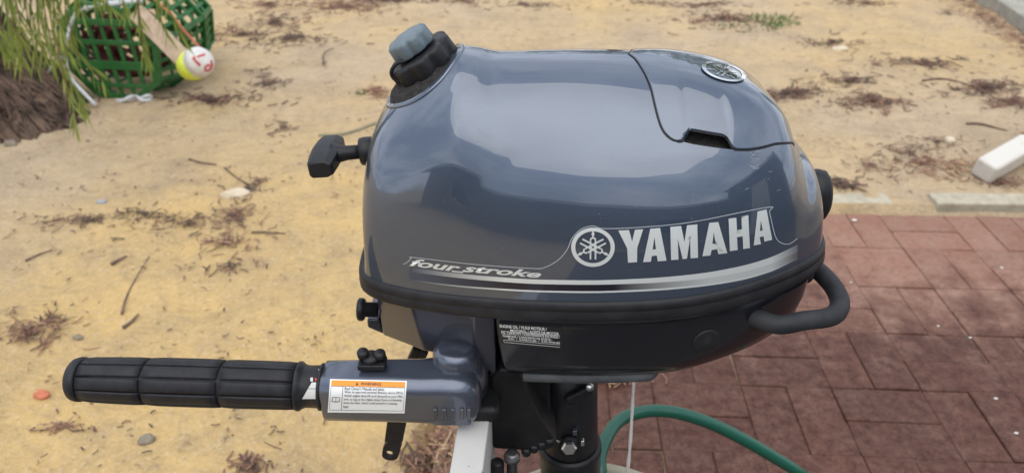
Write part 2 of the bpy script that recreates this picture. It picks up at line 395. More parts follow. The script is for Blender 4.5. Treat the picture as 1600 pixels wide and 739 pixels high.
# fuel filler
fx = -.139; fp = Vector(surf(fx, np.pi / 2)); fax = Vector((-.60, -.06, .79)).normalized()
d, fu, fw = frame(fax)
rim_pts = []; disc = []
for k in range(48):
    a = 2 * math.pi * k / 48; o_ = fp + fax * .05 + (fu * math.cos(a) + fw * math.sin(a)) * .041
    q, n_, _, _ = BV0.ray_cast(o_, -fax); rim_pts.append(q + n_ * 0.0 if q else o_ - fax * .05)
mid = [];
for rr in (1.0, .8, .6, .4):
    mid.append([fp + (q - fp) * rr + fax * (.0012 if rr < 1 else .0012) for q in rim_pts])
ring_o = []
for rr, h in ((1.0, .0015), (.95, -.001), (.8, .004), (.4, .006)):
    ring_o.append([fp + (q - fp) * rr + fax * (h + (.004 * (1 - rr))) for q in rim_pts])
mesh('filler_recess', *loft(ring_o, False, True), M_FOAM, cowl)
tube('filler_lip', [q - fax * .0003 for q in rim_pts] + [rim_pts[0] - fax * .0003, rim_pts[1] - fax * .0003], .0019, M_PAINT, cowl, 8)
cax = Vector((-.47, -.05, .88)).normalized(); cbase = LY(659, 92, 0) - cax * .0165
fcap = lathe('fuel_cap', [(0, 0), (.027, 0), (.0300, .0008), (.0309, .0022), (.0302, .0160), (.0296, .0178), (.0280, .0188), (.0225, .0192), (0, .0192)], cbase + cax * .005, cax, M_PLAS, motor, 160, 9, .085, lobe_from=.0226)
lathe('vent_knob', [(0, 0), (.0165, 0), (.0192, .0006), (.0200, .0020), (.0193, .0118), (.0187, .0134), (.0172, .0145), (.0110, .0152), (0, .0154)], cbase + cax * .0255, cax, M_CAP, fcap, 160, 8, .10, lobe_from=.012)
lathe('knob_neck', [(0, 0), (.012, 0), (.012, .010), (0, .010)], cbase + cax * .023, cax, M_PLAS, fcap, 24)
lathe('filler_neck', [(0, -.03), (.024, -.03), (.024, .008), (0, .008)], cbase, cax, M_PLAS, fcap, 32)
tl = [LY(*q, -.018) for q in [(634, 96), (622, 99), (613, 108), (612, 118), (619, 126), (630, 128), (642, 126)]]
tube('cap_tether', catmull(tl, 6), .0016, M_PLAS, fcap, 8)

# starter handle
sb = LY(577, 236, 0); sa = Vector((-1, 0, -.03)).normalized()
lathe('starter_boss', [(0, -.008), (.0128, -.008), (.0132, .004), (.0125, .0075), (.0, .0078)], sb, sa, M_PLAS, motor, 36)
sh = empty('starter_handle'); sh.parent = motor
stem = mesh('stem', *loft([[sb + sa * h + Vector((0, .009 * w_ * math.cos(a), .0085 * w_ * math.sin(a))) for a in [2 * math.pi * k / 24 for k in range(24)]] for h, w_ in [(.004, .75), (.020, .78), (.028, .95), (.034, 1.25)]]), M_PLAS, sh)
gc = sb + sa * .040
gr = []
for yy, sc_, zz in [(-.030, .80, -.001), (-.028, .97, -.0006), (-.017, 1.05, 0), (0, 1.12, 0), (.017, 1.05, 0), (.028, .95, -.0006), (.030, .80, -.001)]:
    prof = [(-.011, -.006), (-.009, -.009), (.006, -.009), (.012, -.006), (.012, .005), (.006, .0085), (-.007, .0085), (-.011, .006)]
    gr.append([gc + Vector((x_ * sc_, yy, z_ * sc_ + zz)) for x_, z_ in prof])
gp = mesh('grip_bar', *loft(gr), M_PLAS, sh, smooth=False); bevel(gp, .0018, 2, 25)

# rear handle and latch
hp = [LZ(*q, -.030) for q in [(1150, 520), (1185, 515), (1215, 507), (1255, 501), (1293, 496), (1308, 487), (1312, 470), (1302, 448), (1284, 428), (1262, 408), (1235, 395)]]
hp[0].y += .05; hp[1].y += .02; hp[-1].y -= .04; hp[-2].y -= .01
tube('carry_handle', catmull(hp, 6), .0086, M_HANDLE, motor, 18)
lr = []
for h, s_ in [(-.004, 1), (.010, 1), (.016, .93), (.019, .75)]:
    lr.append([Vector((.204 + h, -.015 + .020 * s_ * math.cos(a), .043 + .026 * s_ * math.sin(a))) for a in [2 * math.pi * k / 32 for k in range(32)]])
mesh('rear_latch', *loft(lr), M_PLAS, motor)

# ------------------------------------------------------------------ tiller (horizontal, seen in front of the pan)
YT = .53
til = empty('tiller'); til.parent = motor
def T(px, py, Y=YT): return MI @ at_Y(px, py, Y)
def W2L(v): return MI @ v
ZT = .708
def trad(px_half, py=600): return px_half * (YT / ray(800, py).y) / F
def rrect(c, ax_u, ax_v, hu, hv, r, n=6):
    out = []
    for sx_, sy_, a0 in ((1, 1, 0), (-1, 1, 90), (-1, -1, 180), (1, -1, 270)):
        for k in range(n + 1):
            a = R(a0 + 90 * k / n); out.append(c + ax_u * (sx_ * (hu - r) + r * math.cos(a)) + ax_v * (sy_ * (hv - r) + r * math.sin(a)))
    return out
mi3 = MI.to_3x3(); EY = mi3 @ Vector((0, 1, 0)); EZ = mi3 @ Vector((0, 0, 1)); EX = mi3 @ Vector((1, 0, 0))
# arm body sections: (px, top py, bottom py, half depth)
arm_r = []
secs = [(509, 571, 648, .0215, .9), (511, 568, 651, .0225, 1), (560, 567, 652, .023, 1), (620, 566, 653, .0235, 1), (660, 566, 654, .0245, 1), (690, 563, 655, .026, 1), (712, 562, 656, .027, 1), (730, 564, 655, .026, 1), (742, 572, 648, .0235, 1), (750, 585, 634, .018, 1), (753, 598, 620, .010, 1)]
for px, ya, yb, hd, k in secs:
    pm = T(px, (ya + yb) / 2); zz = ((YT / ray(px, 608).y)) / F
    hv = (yb - ya) / 2 * zz / (CP + .0) * .86
    arm_r.append(rrect(pm, EY, EZ, hd, hv, min(hd, hv) * .62, 7))
arm = mesh('tiller_arm', *loft(arm_r), M_TILLER, til); arm.data.polygons[-1].use_smooth = False
for p_ in arm.data.polygons:
    if len(p_.vertices) > 4: p_.use_smooth = False
BV_ARM = BVHTree.FromPolygons([v.co for v in arm.data.vertices], [tuple(p.vertices) for p in arm.data.polygons])
# ribbed pad under the arm end
for q in [(684, .0), (696, 0), (708, 0), (720, 0), (731, 0)]:
    pass
pad_r = []
for px, ya, yb, hd in [(664, 640, 643, .012), (672, 624, 637, .0225), (684, 622, 638, .0255), (735, 622, 638, .0255), (738, 626, 637, .024)]:
    pm = T(px, (ya + yb) / 2); hv = (yb - ya) / 2 * ZT / F
    pad_r.append(rrect(pm, EY, EZ, hd, hv, min(hd, hv) * .5, 4))
pad = mesh('arm_pad', *loft(pad_r), M_TILLER, arm)
for px in (680, 694, 708, 722, 733):
    a_ = T(px, 637, YT - .0262); b_ = T(px, 653, YT - .0262)
    bar('pad_rib', a_, b_, .0040, .0052, M_FRONT, pad, EY, .0010)
# pivot barrel
lathe('pivot_barrel', [(0, -.030), (.031, -.030), (.0305, -.014), (.0285, -.006), (.0245, -.001), (.0226, .003), (.0220, .012), (.0204, .0175), (.015, .0210), (0, .0225)], T(713, 566, .545), EZ, M_TILLER, til, 48)
# kill switch trio
ks = empty('stop_switch'); ks.parent = arm
for px, py, r_, h_ in [(569, 560, .0055, .012), (581, 566, .0078, .011), (595, 561, .0055, .011)]:
    b_ = T(px, py, .535); lathe('switch_knob', [(0, -.010), (r_ * .8, -.010), (r_ * .8, h_ * .3), (r_, h_ * .4), (r_, h_ * .85), (r_ * .8, h_), (0, h_)], b_, EZ - EY * .25, M_PLAS, ks, 28)
box('switch_base', T(582, 567, .532), (.026, .016, .006), M_PLAS, ks, .0015, Matrix((EX, EY, EZ)).transposed())
# throttle collar, dial and grip
g0 = T(509, 604); g1 = T(118, 592); gax = (g1 - g0).normalized(); GL = (g1 - g0).length
def gh(px): return GL * (509 - px) / (509 - 118)
lathe('throttle_collar', [(.013, gh(512)), (.015, gh(508)), (.0225, gh(507)), (.0225, gh(502)), (.0203, gh(501)), (.0200, gh(480)), (.0215, gh(474)), (.0235, gh(470)), (.0235, gh(466)), (.010, gh(465))], g0, gax, M_PLAS, til, 64)
gd, gu, gw = frame(gax)
def grip_r(px):
    tab = [(112, .0185), (125, .0203), (160, .0215), (220, .0224), (290, .0229), (380, .0229), (470, .0226)]
    return float(pchip(tab, px))
grip = empty('throttle_grip'); grip.parent = til
core = [(0, gh(466))]
core += [(grip_r(p) - .0030, gh(p)) for p in (466, 440, 400, 353, 300, 250, 200, 160, 132)] + [(0, gh(131))]
lathe('grip_core', core, g0, gax, M_GRIP, grip, 64)
# raised rubber pads, three rings of long panels each
for pa, pb in ((464, 353), (348, 235), (230, 134.5)):
    npan = 10
    for k in range(npan):
        a0 = 2 * math.pi * (k + .45) / npan; sp = 2 * math.pi / npan - .085; ringz = []
        nu_, nv_ = 8, 8; Vv = []
        for i in range(nu_):
            for lay in (0, 1):
                for j in range(nv_):
                    f = i / (nu_ - 1); px = pa + (pb - pa) * f; r_ = grip_r(px) - (.0034 if lay else 0)
                    aa = a0 + sp * j / (nv_ - 1)
                    if lay == 0 and (i in (0, nu_ - 1) or j in (0, nv_ - 1)): r_ -= .0005
                    Vv.append(g0 + gax * gh(px) + (gu * math.cos(aa) + gw * math.sin(aa)) * r_)
        F_ = []; st = 2 * nv_
        for i in range(nu_ - 1):
            for j in range(nv_ - 1): F_.append((i * st + j, i * st + j + 1, (i + 1) * st + j + 1, (i + 1) * st + j))
            F_.append((i * st, (i + 1) * st, (i + 1) * st + nv_, i * st + nv_)); F_.append((i * st + nv_ - 1, (i + 1) * st + nv_ - 1, (i + 1) * st + 2 * nv_ - 1, i * st + 2 * nv_ - 1))
        for i in (0, nu_ - 1):
            for j in range(nv_ - 1): F_.append((i * st + j, i * st + j + 1, i * st + nv_ + j + 1, i * st + nv_ + j))
        mesh('grip_panel', Vv, F_, M_GRIP, grip)
lathe('grip_end', [(.0, gh(132)), (.0195, gh(132)), (.0210, gh(130)), (.0210, gh(124)), (.0195, gh(117)), (.017, gh(113.5)), (.009, gh(111.8)), (0, gh(111.5))], g0, gax, M_GRIP, grip, 56)
# white dial print on the collar
dv = []; df = []
def collar_pt(px, py, lift=.0003):
    o_ = T(px, py, 0.45); dirv = (o_ - (MI @ Vector((0, 0, CAMH)))).normalized(); o0 = MI @ Vector((0, 0, CAMH))
    # nearest hit on cylinder r
    ax = gax; q = o0 - g0; A = dirv - ax * dirv.dot(ax); B = q - ax * q.dot(ax); r_ = .0206 + lift
    a_, b_, c_ = A.dot(A), 2 * A.dot(B), B.dot(B) - r_ * r_; disc_ = max(0, b_ * b_ - 4 * a_ * c_)
    return o0 + dirv * ((-b_ - math.sqrt(disc_)) / (2 * a_))
def collar_patch(name, pl, m):
    """pl: function of v in 0..1 -> (pxL, pxR, py)"""
    V_, nn = [], 10
    for i in range(nn):
        l_, r_, y_ = pl(i / (nn - 1))
        for j in range(5): V_.append(collar_pt(l_ + (r_ - l_) * j / 4, y_))
    mesh(name, V_, grid_faces(nn, 5), m, til)
collar_patch('dial_mark', lambda v: (487 - 15 * v, 499, 597 + 26 * v), M_DIAL)
collar_patch('dial_tick', lambda v: (497.5, 500.5, 576 + 12 * v), M_DIAL)
collar_patch('dial_arrow', lambda v: (492, 496 - abs(v - .5) * 6, 589.5 + 6 * v), M_RED)
collar_patch('dial_symbol', lambda v: (485, 489, 589.5 + 6 * v), M_DIAL)
collar_patch('dial_line', lambda v: (482, 498.5, 606.5 + .9 * v), M_PLAS)
# clamp handle hanging below the arm
YH = .585
hpnts = [MI @ at_Y(*q, YH) for q in [(608, 640), (640, 640), (634, 660), (624, 708), (621, 716), (615, 719), (603, 718), (597, 713), (597, 706)]]
bm = bmesh.new(); outer = [bm.verts.new(p_) for p_ in hpnts]
hc = MI @ at_Y(608.5, 709, YH)
def plate_with_hole(name, poly, c, rx, ry, ux, uz, off, m, parent):
    n = 24; inner = [c + ux * rx * math.cos(2 * math.pi * k / n) + uz * ry * math.sin(2 * math.pi * k / n) for k in range(n)]
    outp = []
    for k in range(n):
        dv_ = (ux * math.cos(2 * math.pi * k / n) + uz * math.sin(2 * math.pi * k / n)); best = None
        for i in range(len(poly)):
            a_, b_ = poly[i] - c, poly[(i + 1) % len(poly)] - c
            ax_, az_, bx_, bz_ = a_.dot(ux), a_.dot(uz), b_.dot(ux), b_.dot(uz); ex, ez = bx_ - ax_, bz_ - az_
            dx_, dz_ = math.cos(2 * math.pi * k / n), math.sin(2 * math.pi * k / n); den = dx_ * ez - dz_ * ex
            if abs(den) < 1e-12: continue
            t_ = (ax_ * ez - az_ * ex) / den; s_ = (ax_ * dz_ - az_ * dx_) / den
            if t_ > 0 and -1e-6 <= s_ <= 1 + 1e-6 and (best is None or t_ < best): best = t_
        outp.append(c + dv_ * (best or .01))
    rings_ = [inner, outp, [p_ + off for p_ in outp], [p_ + off for p_ in inner], inner]
    V_, F_ = loft(rings_, False, False); return mesh(name, V_, F_, m, parent, smooth=False)
bm.free()
hp2 = [MI @ at_Y(*q, YH) for q in [(605, 690), (629, 690), (624, 708), (621, 716), (615, 719), (603, 718), (597, 713), (597, 706), (599, 698)]]
lev = empty('clamp_lever'); lev.parent = motor
plate_with_hole('lever_eye', hp2, hc, .0042, .0052, EX, EZ, EY * .005, M_PLAS, lev)
prism('lever_arm', [MI @ at_Y(*q, YH) for q in [(608, 636), (640, 636), (629, 690.3), (600.5, 690.3)]], EY * .005, M_PLAS, lev, .0008)
# clamp parts seen between tiller and pan
for q0, q1 in (((641, 566), (652, 543)), ((655, 566), (664, 545))):
    bar('clamp_arm', MI @ at_Y(*q0, .60), MI @ at_Y(*q1, .60), .009, .009, M_PLAS, motor, EY, .002)

# ------------------------------------------------------------------ bracket, swivel column and leg
YB = .548
bp = [MI @ at_Y(*q, YB) for q in [(766, 592), (782, 577), (806, 578), (814, 590), (828, 622), (846, 655), (872, 694), (858, 704), (835, 706), (770, 702), (766, 690)]]
prism('clamp_plate', bp, EY * .14, M_BLKMET, motor, .004)
box('clamp_hook', MI @ at_Y(757, 597, .57), (.034, .10, .020), M_BLKMET, motor, .008, Matrix((EX, EY, EZ)).transposed())
YCOL = .625
ct = MI @ at_Y(888, 560, YCOL); cb = MI @ at_Y(890, 690, YCOL); ca = (cb - ct).normalized()
Lc = (cb - ct).length
lathe('swivel_column', [(0, -.01), (.032, -.01), (.0325, Lc * .5), (.0335, Lc - .006), (.0335, Lc), (0, Lc)], ct, ca, M_PLAS, motor, 48)
lathe('column_collar', [(0, 0), (.0365, 0), (.0378, .004), (.0378, .012), (.0360, .016), (.0355, .26), (.030, .30), (0, .30)], cb, ca, M_PLAS, motor, 48)
lathe('lower_leg', [(0, .28), (.027, .28), (.024, .42), (.03, .46), (.03, .50), (0, .50)], cb, ca, M_FRONT, motor, 32)
lathe('prop_hub', [(0, -.03), (.012, -.02), (.018, .02), (.010, .06), (0, .065)], cb + ca * .48, (1, 0, 0), M_FRONT, motor, 24)
back = prism('swivel_block', [MI @ at_Y(*q, .58) for q in [(806, 583), (860, 583), (860, 690), (852, 690)]], EY * .09, M_BLKMET, motor, .003)
shift = bar('shift_lever', MI @ at_Y(884, 626, .585), MI @ at_Y(926, 605, .585), .012, .010, M_PLAS, motor, EY, .0045)
lathe('lever_screw', [(0, 0), (.0045, 0), (.0045, .003), (0, .0035)], MI @ at_Y(921, 603, .577), -EY, M_STEEL, motor, 16)
lathe('hex_bolt', [(0, -.006), (.0085, -.006), (.0088, .003), (.0070, .0055), (0, .0055)], MI @ at_Y(889, 698, .583), (-EY + EZ * .35), M_STEEL, motor, 6, smooth=False)
lathe('bolt_washer', [(0, -.006), (.0115, -.006), (.0115, -.001), (0, -.001)], MI @ at_Y(889, 698, .583), (-EY + EZ * .35), M_BLKMET, motor, 24)
box('column_nut', MI @ at_Y(910, 690, .585), (.004, .006, .008), M_STEEL, motor, .001)
box('column_nut', MI @ at_Y(898, 674, .588), (.005, .006, .007), M_FRONT, motor, .001)
for i, (px, py) in enumerate([(858, 687), (846, 692), (834, 697), (822, 703)]):
    lathe('tilt_stud', [(0, -.01), (.0055, -.01), (.0055, .004), (.004, .006), (0, .006)], MI @ at_Y(px, py, .552), EZ - EY * .6, M_PLAS, motor, 16)
tube('tilt_pin', [MI @ at_Y(858, 681, .56), MI @ at_Y(866, 687, .56), MI @ at_Y(874, 690, .56)], .0013, M_STEEL, motor, 8)
M_STEELD = mat('dull_steel', (.20, .20, .20), .45, metal=1)
cs = MI @ at_Y(800, 712, .53)
lathe('clamp_screw', [(0, -.004), (.0085, -.004), (.0085, .0005), (.0065, .002), (.0065, .0045), (.004, .005), (0, .005)], cs, EZ, M_STEELD, motor, 24)
lathe('screw_shaft', [(0, 0), (.0055, 0), (.0055, .12), (0, .12)], cs - EZ * .004, -EZ, M_PLAS, motor, 20)
lathe('clamp_screw', [(0, -.05), (.007, -.05), (.007, .002), (.005, .004), (0, .004)], MI @ at_Y(777, 724, .53), EZ, M_PLAS, motor, 20)

# ------------------------------------------------------------------ prints on the motor
def text_mesh(s, bold=0.0, shear=0.0):
    cu = bpy.data.curves.new('t', 'FONT'); cu.body = s; cu.offset = bold; cu.shear = shear; cu.resolution_u = 3
    o = bpy.data.objects.new('t', cu); col.objects.link(o); dg = bpy.context.evaluated_depsgraph_get(); dg.update()
    me = o.evaluated_get(dg).to_mesh(); V_ = [(v.co.x, v.co.y) for v in me.vertices]; F_ = [tuple(p.vertices) for p in me.polygons]
    o.evaluated_get(dg).to_mesh_clear(); bpy.data.objects.remove(o); bpy.data.curves.remove(cu)
    A = np.array(V_); lo, hi = A.min(0), A.max(0); return A, F_, lo, hi
def poly_fill(polys):
    """list of loops [outer, hole, ...] -> verts, faces with triangle fill"""
    bm = bmesh.new(); edges = []
    for loop in polys:
        vs = [bm.verts.new((x, y, 0)) for x, y in loop]
        edges += [bm.edges.new((vs[i], vs[(i + 1) % len(vs)])) for i in range(len(vs))]
    bmesh.ops.triangle_fill(bm, edges=edges, use_beauty=True, use_dissolve=False)
    bm.verts.index_update(); V_ = [(v.co.x, v.co.y) for v in bm.verts]; F_ = [tuple(v.index for v in f.verts) for f in bm.faces]; bm.free(); return V_, F_
class Decal:
    def __init__(s): s.V = []; s.F = []
    def add(s, V_, F_):
        n = len(s.V); s.V += [tuple(v) for v in V_]; s.F += [tuple(i + n for i in f) for f in F_]
    def poly(s, loop, *holes): s.add(*poly_fill([loop, *holes]))
    def stroke(s, pts, w):
        P_ = np.array(pts, float); n = len(P_); d_ = np.gradient(P_, axis=0); d_ /= np.linalg.norm(d_, axis=1, keepdims=True) + 1e-9
        q = np.stack([-d_[:, 1], d_[:, 0]], 1) * w / 2; V_ = np.concatenate([P_ + q, P_ - q]); s.add(V_, [(i, i + 1, n + i + 1, n + i) for i in range(n - 1)])
    def text(s, string, quad, bold=0, shear=0, flat=True):
        """quad: px corners TL, TR, BR, BL of the text's bounding box"""
        A, F_, lo, hi = text_mesh(string, bold, shear); u = (A[:, 0] - lo[0]) / (hi[0] - lo[0]); v = 1 - (A[:, 1] - lo[1]) / (hi[1] - lo[1]); q = np.array(quad, float)
        X_ = (1 - u)[:, None] * (1 - v)[:, None] * q[0] + u[:, None] * (1 - v)[:, None] * q[1] + (u * v)[:, None] * q[2] + ((1 - u) * v)[:, None] * q[3]; s.add(X_, F_)
    def build(s, name, bv, m, parent, lift=.0003, step=10):
        bm = bmesh.new(); vs = [bm.verts.new((x, y, 0)) for x, y in s.V]
        for f in s.F:
            try: bm.faces.new([vs[i] for i in f])
            except ValueError: pass
        A = np.array(s.V)
        for ax in (0, 1):
            for c in np.arange(A[:, ax].min() + step, A[:, ax].max(), step):
                no = (1, 0, 0) if ax == 0 else (0, 1, 0); co = (c, 0, 0) if ax == 0 else (0, c, 0)
                bmesh.ops.bisect_plane(bm, geom=bm.verts[:] + bm.edges[:] + bm.faces[:], plane_co=co, plane_no=no)
        dead = []
        for v in bm.verts:
            p_, n_ = hit(bv, v.co.x, v.co.y)
            if p_ is None: dead.append(v); continue
            o_, r_ = loc_ray(v.co.x, v.co.y)
            if n_.dot(r_) > 0: n_ = -n_
            v.co = p_ + n_ * lift
        if dead: bmesh.ops.delete(bm, geom=dead, context='VERTS')
        me = bpy.data.meshes.new(name); bm.to_mesh(me); bm.free(); me.polygons.foreach_set('use_smooth', [True] * len(me.polygons))
        return link(bpy.data.objects.new(name, me), parent, m)
M_SILVER = mat('silver_print', (.66, .69, .68), .38, metal=.35)
M_WHITE = mat('white_print', (.74, .75, .73), .45)
M_LINE = mat('outline_print', (.42, .45, .48), .4)
M_BLACKP = mat('black_print', (.008, .008, .009), .4)
M_ORANGE = mat('orange_print', (.80, .26, .01), .45)
Zp = lambda L_: [(640 + x * .4, 300 + y * .4) for x, y in L_]
D = Decal()
D.poly(Zp([(815, 150), (857, 148), (869, 193), (880, 147), (912, 145), (889, 218), (888, 273), (853, 275), (850, 220)]))
D.poly(Zp([(912, 273), (940, 143), (978, 140), (1003, 267), (969, 270), (965, 247), (946, 249), (942, 271)]), Zp([(949, 224), (962, 223), (956, 176)]))
D.poly(Zp([(1018, 136), (1060, 132), (1073, 195), (1083, 130), (1123, 126), (1126, 256), (1097, 258), (1095, 178), (1083, 259), (1066, 261), (1047, 182), (1050, 263), (1021, 265)]))
D.poly(Zp([(1143, 250), (1170, 120), (1205, 117), (1240, 238), (1206, 242), (1200, 222), (1179, 226), (1174, 247)]), Zp([(1182, 202), (1195, 200), (1187, 156)]))
D.poly(Zp([(1245, 104), (1275, 100), (1278, 148), (1297, 145), (1295, 95), (1322, 90), (1328, 218), (1302, 222), (1300, 172), (1278, 176), (1280, 226), (1250, 230)]))
D.poly(Zp([(1343, 208), (1358, 76), (1393, 68), (1415, 186), (1385, 193), (1381, 172), (1366, 176), (1371, 203)]), Zp([(1367, 152), (1378, 149), (1371, 111)]))
D.build('lettering', BV_COWL, M_SILVER, cowl, .0004, 8)
def fork_emblem(D, cx, cy, rx, ry, ri=.81, ang0=0):
    n = 64; circ = lambda k: [(cx + rx * k * math.cos(2 * math.pi * i / n), cy + ry * k * math.sin(2 * math.pi * i / n)) for i in range(n)]
    D.poly(circ(1.0), circ(ri))
    def xf(u, v, a): X_ = u * math.cos(a) - v * math.sin(a); Y_ = u * math.sin(a) + v * math.cos(a); return (cx + X_ * rx, cy + Y_ * ry)
    for k in range(3):
        a = 2 * math.pi * k / 3 + ang0
        for s_ in (-1, 1): D.stroke([xf(s_ * .115, v, a) for v in np.linspace(-.34, .62, 8)], .075 * rx)
        D.stroke([xf(.115 * math.cos(q), -.36 - .115 * math.sin(q), a) for q in np.linspace(0, math.pi, 9)], .075 * rx)
        D.poly([xf(u, v, a) for u, v in [(-.035, -.47), (-.035, -.58), (-.075, -.66), (-.03, -.80), (0, -.90), (.03, -.80), (.075, -.66), (.035, -.58), (.035, -.47)]])
    D.poly([(cx + rx * .10 * math.cos(i * .5236), cy + ry * .10 * math.sin(i * .5236)) for i in range(12)], [(cx + rx * .05 * math.cos(i * .5236), cy + ry * .05 * math.sin(i * .5236)) for i in range(12)])
D = Decal(); fork_emblem(D, 926.5, 386, 34, 30.5); D.build('emblem', BV_COWL, M_SILVER, cowl, .0004, 8)
D = Decal(); D.text('four', [(641, 403), (721, 412), (719, 425), (640, 415)], .028, .35); D.text('stroke', [(724, 412), (847, 423), (845, 434), (722, 424)], .028, .35)
D.stroke([(706, 423), (715, 424.2), (724, 425)], 2.0)
D.build('script', BV_COWL, M_SILVER, cowl, .0005, 12)
D = Decal()
ol = [(630, 413), (637, 409), (643, 403.5), (648, 402), (740, 412.5), (832, 419), (852, 417), (872, 406), (886, 390), (894, 372), (908, 358), (926, 353), (944, 357), (1000, 355), (1080, 347), (1198, 324), (1202, 332), (1210, 366), (1218, 378), (1232, 381), (1246, 372)]
D.stroke([tuple(p_[:2]) for p_ in catmull([(x, y, 0) for x, y in ol], 6)], 1.0); D.build('decal_outline', BV_COWL, M_LINE, cowl, .00035, 14)
# stripe with a fade (flat print: colours stored per point)
def stripe(name, topc, botc, shade, m_base):
    nn = 90; V_ = []; cols = []
    for i in range(nn):
        x = topc[0][0] + (topc[-1][0] - topc[0][0]) * i / (nn - 1); a_ = float(pchip(topc, x)); b_ = float(pchip(botc, x))
        for j in range(4):
            y = a_ + (b_ - a_) * j / 3; p_, n_ = hit(BV_COWL, x, y)
            if p_ is None: p_, n_ = hit(BV_COWL, x - 2, y)
            o_, r_ = loc_ray(x, y); n_ = -n_ if n_.dot(r_) > 0 else n_; V_.append(p_ + n_ * .00032); cols.append(shade(x, j / 3))
    o = mesh(name, V_, grid_faces(nn, 4), m_base, cowl, fix=False); at = o.data.color_attributes.new('print', 'FLOAT_COLOR', 'POINT')
    for i, c in enumerate(cols): at.data[i].color = (*c, 1)
    return o
M_STR = mat('stripe_print', (.5, .5, .5), .36, metal=.3, coat=.4); t = NT(M_STR); a_ = t.node('ShaderNodeAttribute', attribute_name='print'); t.set('Base Color', a_.outputs['Color'])
paint_c = np.array((.052, .070, .104)); silver_c = np.array((.66, .69, .68)); dark_c = np.array((.012, .010, .022))
topU = [(640, 417), (700, 425), (760, 431), (848, 436.5), (920, 437.5), (1000, 435), (1080, 428.5), (1150, 417), (1200, 403), (1246, 382)]
botU = [(640, 424), (700, 432), (760, 438), (848, 443.5), (920, 444.5), (1000, 442.5), (1080, 437), (1150, 426.5), (1200, 413), (1246, 393)]
botM = [(640, 436), (700, 444), (760, 449), (848, 453.5), (920, 454.5), (1000, 452), (1080, 446), (1150, 436), (1200, 423), (1246, 403)]
botL = [(640, 437.2), (700, 446), (760, 451.4), (848, 456.2), (920, 457.4), (1000, 455), (1080, 449), (1150, 439), (1200, 425.5), (1246, 404.5)]
sm = lambda x, a, b: float(np.clip((x - a) / (b - a), 0, 1)) ** 1.0
fade = lambda x: sm(x, 640, 790) * (1 - .85 * sm(x, 1205, 1246))
stripe('stripe', topU, botU, lambda x, v: tuple(paint_c + (silver_c - paint_c) * fade(x)), M_STR)
def midc(x, v):
    base = paint_c + (dark_c - paint_c) * sm(x, 660, 800); k = sm(x, 960, 1110); return tuple(base + (silver_c * .85 - base) * k * (1 - .85 * sm(x, 1205, 1246)))
stripe('stripe', botU, botM, midc, M_STR)
stripe('stripe', botM, botL, lambda x, v: tuple(paint_c + (silver_c - paint_c) * fade(x)), M_STR)
# cover badge
D = Decal(); n = 48; D.poly([(1130 + 34 * math.cos(2 * math.pi * i / n) * .98, 114 + 13.5 * math.sin(2 * math.pi * i / n) + 34 * math.cos(2 * math.pi * i / n) * .22) for i in range(n)])
D.build('badge', BV_COVER, M_DKGRN, cover, .0010, 6)
D = Decal(); n = 48
el = lambda k: [(1130 + 34 * k * math.cos(2 * math.pi * i / n) * .98, 114 + 13.5 * k * math.sin(2 * math.pi * i / n) + 34 * k * math.cos(2 * math.pi * i / n) * .22) for i in range(n)]
D.poly(el(1.03), el(.84))
sub = Decal(); fork_emblem(sub, 0, 0, 1, 1, .97, .35); sub.V = [(1130 + x * 33, 114 + y * 13 + x * 33 * .22) for x, y in sub.V]
D.add(sub.V, sub.F); D.build('badge_ring', BV_COVER, M_CHROME, cover, .0014, 6)
# warning label on the tiller
def lab(q):
    q = np.array(q, float)
    return lambda u, v: tuple((1 - u) * (1 - v) * q[0] + u * (1 - v) * q[1] + u * v * q[2] + (1 - u) * v * q[3])
Lw = lab([(516, 592), (636, 595), (632, 645), (512, 643.5)])
rect = lambda L_, a, b, c, d_: [L_(a, b), L_(c, b), L_(c, d_), L_(a, d_)]
D = Decal(); D.poly(rect(Lw, 0, 0, 1, 1)); wl_ = D.build('warning_label', BV_ARM, M_WHITE, arm, .0003, 6)
D = Decal(); D.poly(rect(Lw, .02, .035, .98, .20)); D.build('orange_band', BV_ARM, M_ORANGE, arm, .0005, 6)
D = Decal(); D.text('WARNING', rect(Lw, .40, .075, .67, .165), .02); D.poly([Lw(.335, .165), Lw(.355, .07), Lw(.375, .165)])
for k, (s_, u1) in enumerate([('Read Owner\u2019s Manuals and labels.', .72), ('Wear an approved personal flotation device (PFD).', .965), ('Attach engine shut-off cord (lanyard) to your PFD,', .965), ('arm, or leg so the engine stops if you accidentally', .955), ('leave the helm, which could prevent a runaway', .90), ('boat.', .27)]):
    D.text(s_, rect(Lw, .20, .225 + .108 * k, u1, .225 + .108 * k + .088))
D.stroke([Lw(.02, .21), Lw(.98, .21)], .5); D.stroke([Lw(.175, .21), Lw(.175, .92)], .6); D.stroke([Lw(.02, .92), Lw(.98, .92)], .5); D.stroke([Lw(.02, .21), Lw(.02, .92)], .4); D.stroke([Lw(.98, .21), Lw(.98, .92)], .4)
bk = lambda pts: [Lw(u, v) for u, v in pts]
D.stroke(bk([(.045, .66), (.05, .53), (.095, .54), (.14, .53), (.145, .66)]), .8); D.stroke(bk([(.045, .66), (.095, .67), (.145, .66)]), .8); D.stroke(bk([(.095, .54), (.095, .67)]), .6)
D.build('label_text', BV_ARM, M_BLACKP, arm, .0007, 8)
